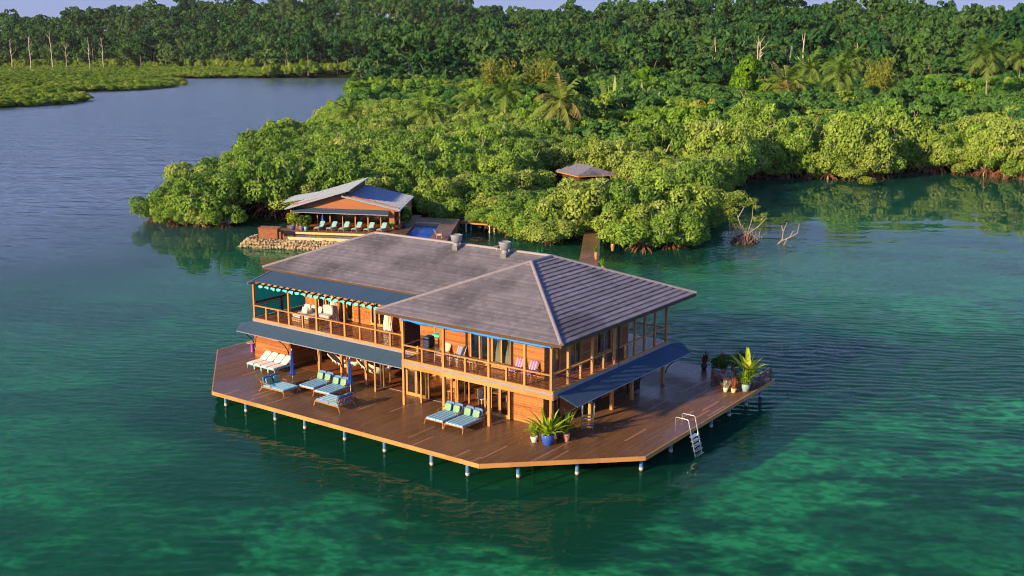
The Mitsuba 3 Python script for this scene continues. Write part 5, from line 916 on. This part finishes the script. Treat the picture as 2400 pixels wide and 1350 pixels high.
# pale bare trunks
for i in range(3):
    tm = MB(); rr = np.random.default_rng(900 + i); h = 17; tm.tube([(0, 0, -.5), (.2, 0, h * .4), (-.1, .2, h * .75), (.3, .1, h)], [.30, .24, .17, .08], (.58, .50, .42), 7)
    for k in range(7 if i else 4): a = rr.uniform(0, 6.28); z = h * rr.uniform(.45, .95); l = rr.uniform(1.5, 4.5); tm.tube([(0, 0, z), (math.cos(a) * l * .5, math.sin(a) * l * .5, z + l * .35), (math.cos(a) * l, math.sin(a) * l, z + l * .9)], [.16, .10, .04], (.56, .48, .40), 5)
    kind(f'K_bare_{i}', {'trunk': tm.shape('m_bark')})
for px, r_, s, i in BARE:
    a = YAW + math.atan((px - 1200) / (FOCAL * 2400)); x, y = CAM[0] + r_ * math.sin(a), CAM[1] + r_ * math.cos(a)
    single('bare_trunk', f'K_bare_{i}', 'tall pale bare trunk rising from the dark forest', 'dead tree', x, y, s * 1.05, 1.35, px, group='pale bare trunks on the slope')
for x, y, s, lab in ((-256, 262, .55, 'bare twiggy tree at the left flank of the peninsula, the taller'), (-268, 275, .5, 'bare twiggy tree at the left flank of the peninsula, the shorter')): single('dead_tree', 'K_bare_2', lab, 'dead tree', x, y, s, 1, 33)
# the small mangrove and the drift branch out in the water
t = name('water_mangrove'); tag(t, 'small sparse mangrove standing alone in open water on dark roots', 'mangrove tree'); bx, by = -21.6, 74.0
m = MB(); prop_roots(m, 3, 2.3, 1.1, 70, (.12, .06, .05)); v, f = m.tri(); P(t, 'prop_roots', 'm_bark', MB().raw(v + (bx, by, 0), f, np.vstack(m.c)), False, True)
tm = MB(); lm = MB()
for p in ([(0, 0, .8), (-1.2, .3, 2.6), (-2.0, .3, 4.2), (-3.0, .2, 5.2)], [(-1.4, .3, 3.0), (-.4, .5, 4.6), (.8, .4, 5.2)], [(.3, 0, .9), (.9, .2, 3.0), (1.0, .2, 5.0)], [(.5, .1, 1.2), (2.0, .2, 2.2), (3.2, .3, 3.4)], [(-2.0, .3, 4.2), (-3.6, .1, 4.0), (-4.6, 0, 3.0)]):
    q = A(p) * [.82, 1, 1] + (bx, by, 0); tm.tube(q, np.linspace(.065, .025, len(q)), (.36, .30, .26), 5)
for i, (dx, dz, R_, n) in enumerate(((-2.6, 5.2, 1.3, 330), (-1.4, 5.6, 1.1, 260), (-3.4, 4.3, 1.0, 220), (-2.2, 3.6, .8, 120), (.7, 5.1, .75, 90), (1.8, 3.0, .7, 60), (-4.0, 2.8, .5, 40), (2.7, 3.6, .5, 36), (-.6, 4.6, .7, 70), (-3.0, 3.3, .8, 130), (-2.4, 2.6, .6, 70), (-4.4, 3.6, .6, 60), (-3.8, 5.2, .7, 80), (1.4, 4.4, .5, 50))): tufts(lm, bx + dx * .82, by + .3, dz - R_ / 2, R_ * 1.15, R_ * 1.25, int(n * 1.5), .20, (.10, .19, .04), (.27, .37, .08), 60 + i)
rr = np.random.default_rng(31)
for i in range(60):                    # tangle of dead twigs above the roots
    a = rr.uniform(0, 6.28); q = rr.uniform(.2, 2.2); b = A([bx + q * math.cos(a), by + q * math.sin(a) * .7, rr.uniform(0, .7)]); e = b + [rr.normal() * .7, rr.normal() * .3, rr.uniform(.5, 2.0)]; tm.tube([b, (b + e) / 2 + rr.normal(size=3) * .12, e], [.03, .025, .012], (.33, .27, .24), 4, False)
P(t, 'limbs', 'm_bark', tm, True, True); P(t, 'leaves', 'm_leaf', lm, False, True)
t = name('drift_branch'); tag(t, 'bare forked branch sticking out of the water right of the small mangrove', 'branch'); tm = MB(); bx, by = -17.6, 75.6
for p in ([(-.9, 0, -.4), (0, 0, .5), (1.4, .2, 1.1), (2.6, .3, 1.8), (2.9, .3, 3.2)], [(.2, 0, .6), (.3, 0, 1.8), (.8, .1, 3.2)], [(.35, 0, 1.9), (-.1, 0, 2.8)], [(.4, 0, -.3), (1.0, .1, .9)], [(1.4, .2, 1.1), (2.0, .2, 2.2)]): tm.tube(A(p) * [.72, 1, .85] + (bx, by, 0), np.linspace(.10, .03, len(p)), (.36, .25, .20), 5)
tm.put(t, 'm_bark', True, True)
k = name('water_bush'); m = MB(); tufts(m, -28.8, 140.5, .1, 1.7, 1.5, 420, .26, (.12, .19, .02), (.30, .36, .05), 91); m.put(k, 'm_leaf', False, True); tag(k, 'small bright green bush alone in the water off the right shore', 'bush')
# lawn behind the right shore and a sandy clearing, laid on the ground
def patch(key, q, lab, color, cat_seed):
    c = Polygon(q); x0, y0, x1, y1 = c.bounds; gx_, gy_ = np.arange(x0, x1 + 1.5, 1.5), np.arange(y0, y1 + 1.5, 1.5); V, F = sheet(gx_, gy_, lambda x, y: ground(x, y) + .12)
    F = F[shapely.contains_xy(c, *V[F].mean(1)[:, :2].T)]; mat('m_' + key, {'type': 'diffuse', 'reflectance': color}); scene[key] = mikit.ply((V, F), 'm_' + key, True); tag(key, lab, kind='structure')
patch('lawn', [(-100, 318), (-92, 330), (-84, 338), (-60, 330), (-48, 318), (-54, 290), (-70, 286), (-84, 300)], 'dry green lawn behind the right shore', proc(lambda p, n, uv: mix((0.20, 0.22, 0.06), (0.30, 0.27, 0.10), fbm(p.x * .3, p.y * .3, 0, 3))), 1)
patch('sand', [(-162, 183), (-155, 192), (-137, 175), (-144, 167)], 'sandy clearing between the palms', rgb(.36, .24, .14), 2)
# ---------------------------------------------------------------- air
scene['air'] = {'type': 'homogeneous', 'albedo': rgb(0.95, 0.95, 0.95), 'sigma_t': HAZE}
scene['haze'] = {'type': 'cube', 'to_world': T().translate([-800, 700, 55]).scale([7500, 7500, 63]), 'bsdf': {'type': 'null'}, 'interior': {'type': 'ref', 'id': 'air'}}
scene['camera']['medium'] = {'type': 'ref', 'id': 'air'}; tag('haze', 'thin humid haze over the lagoon', kind='stuff')
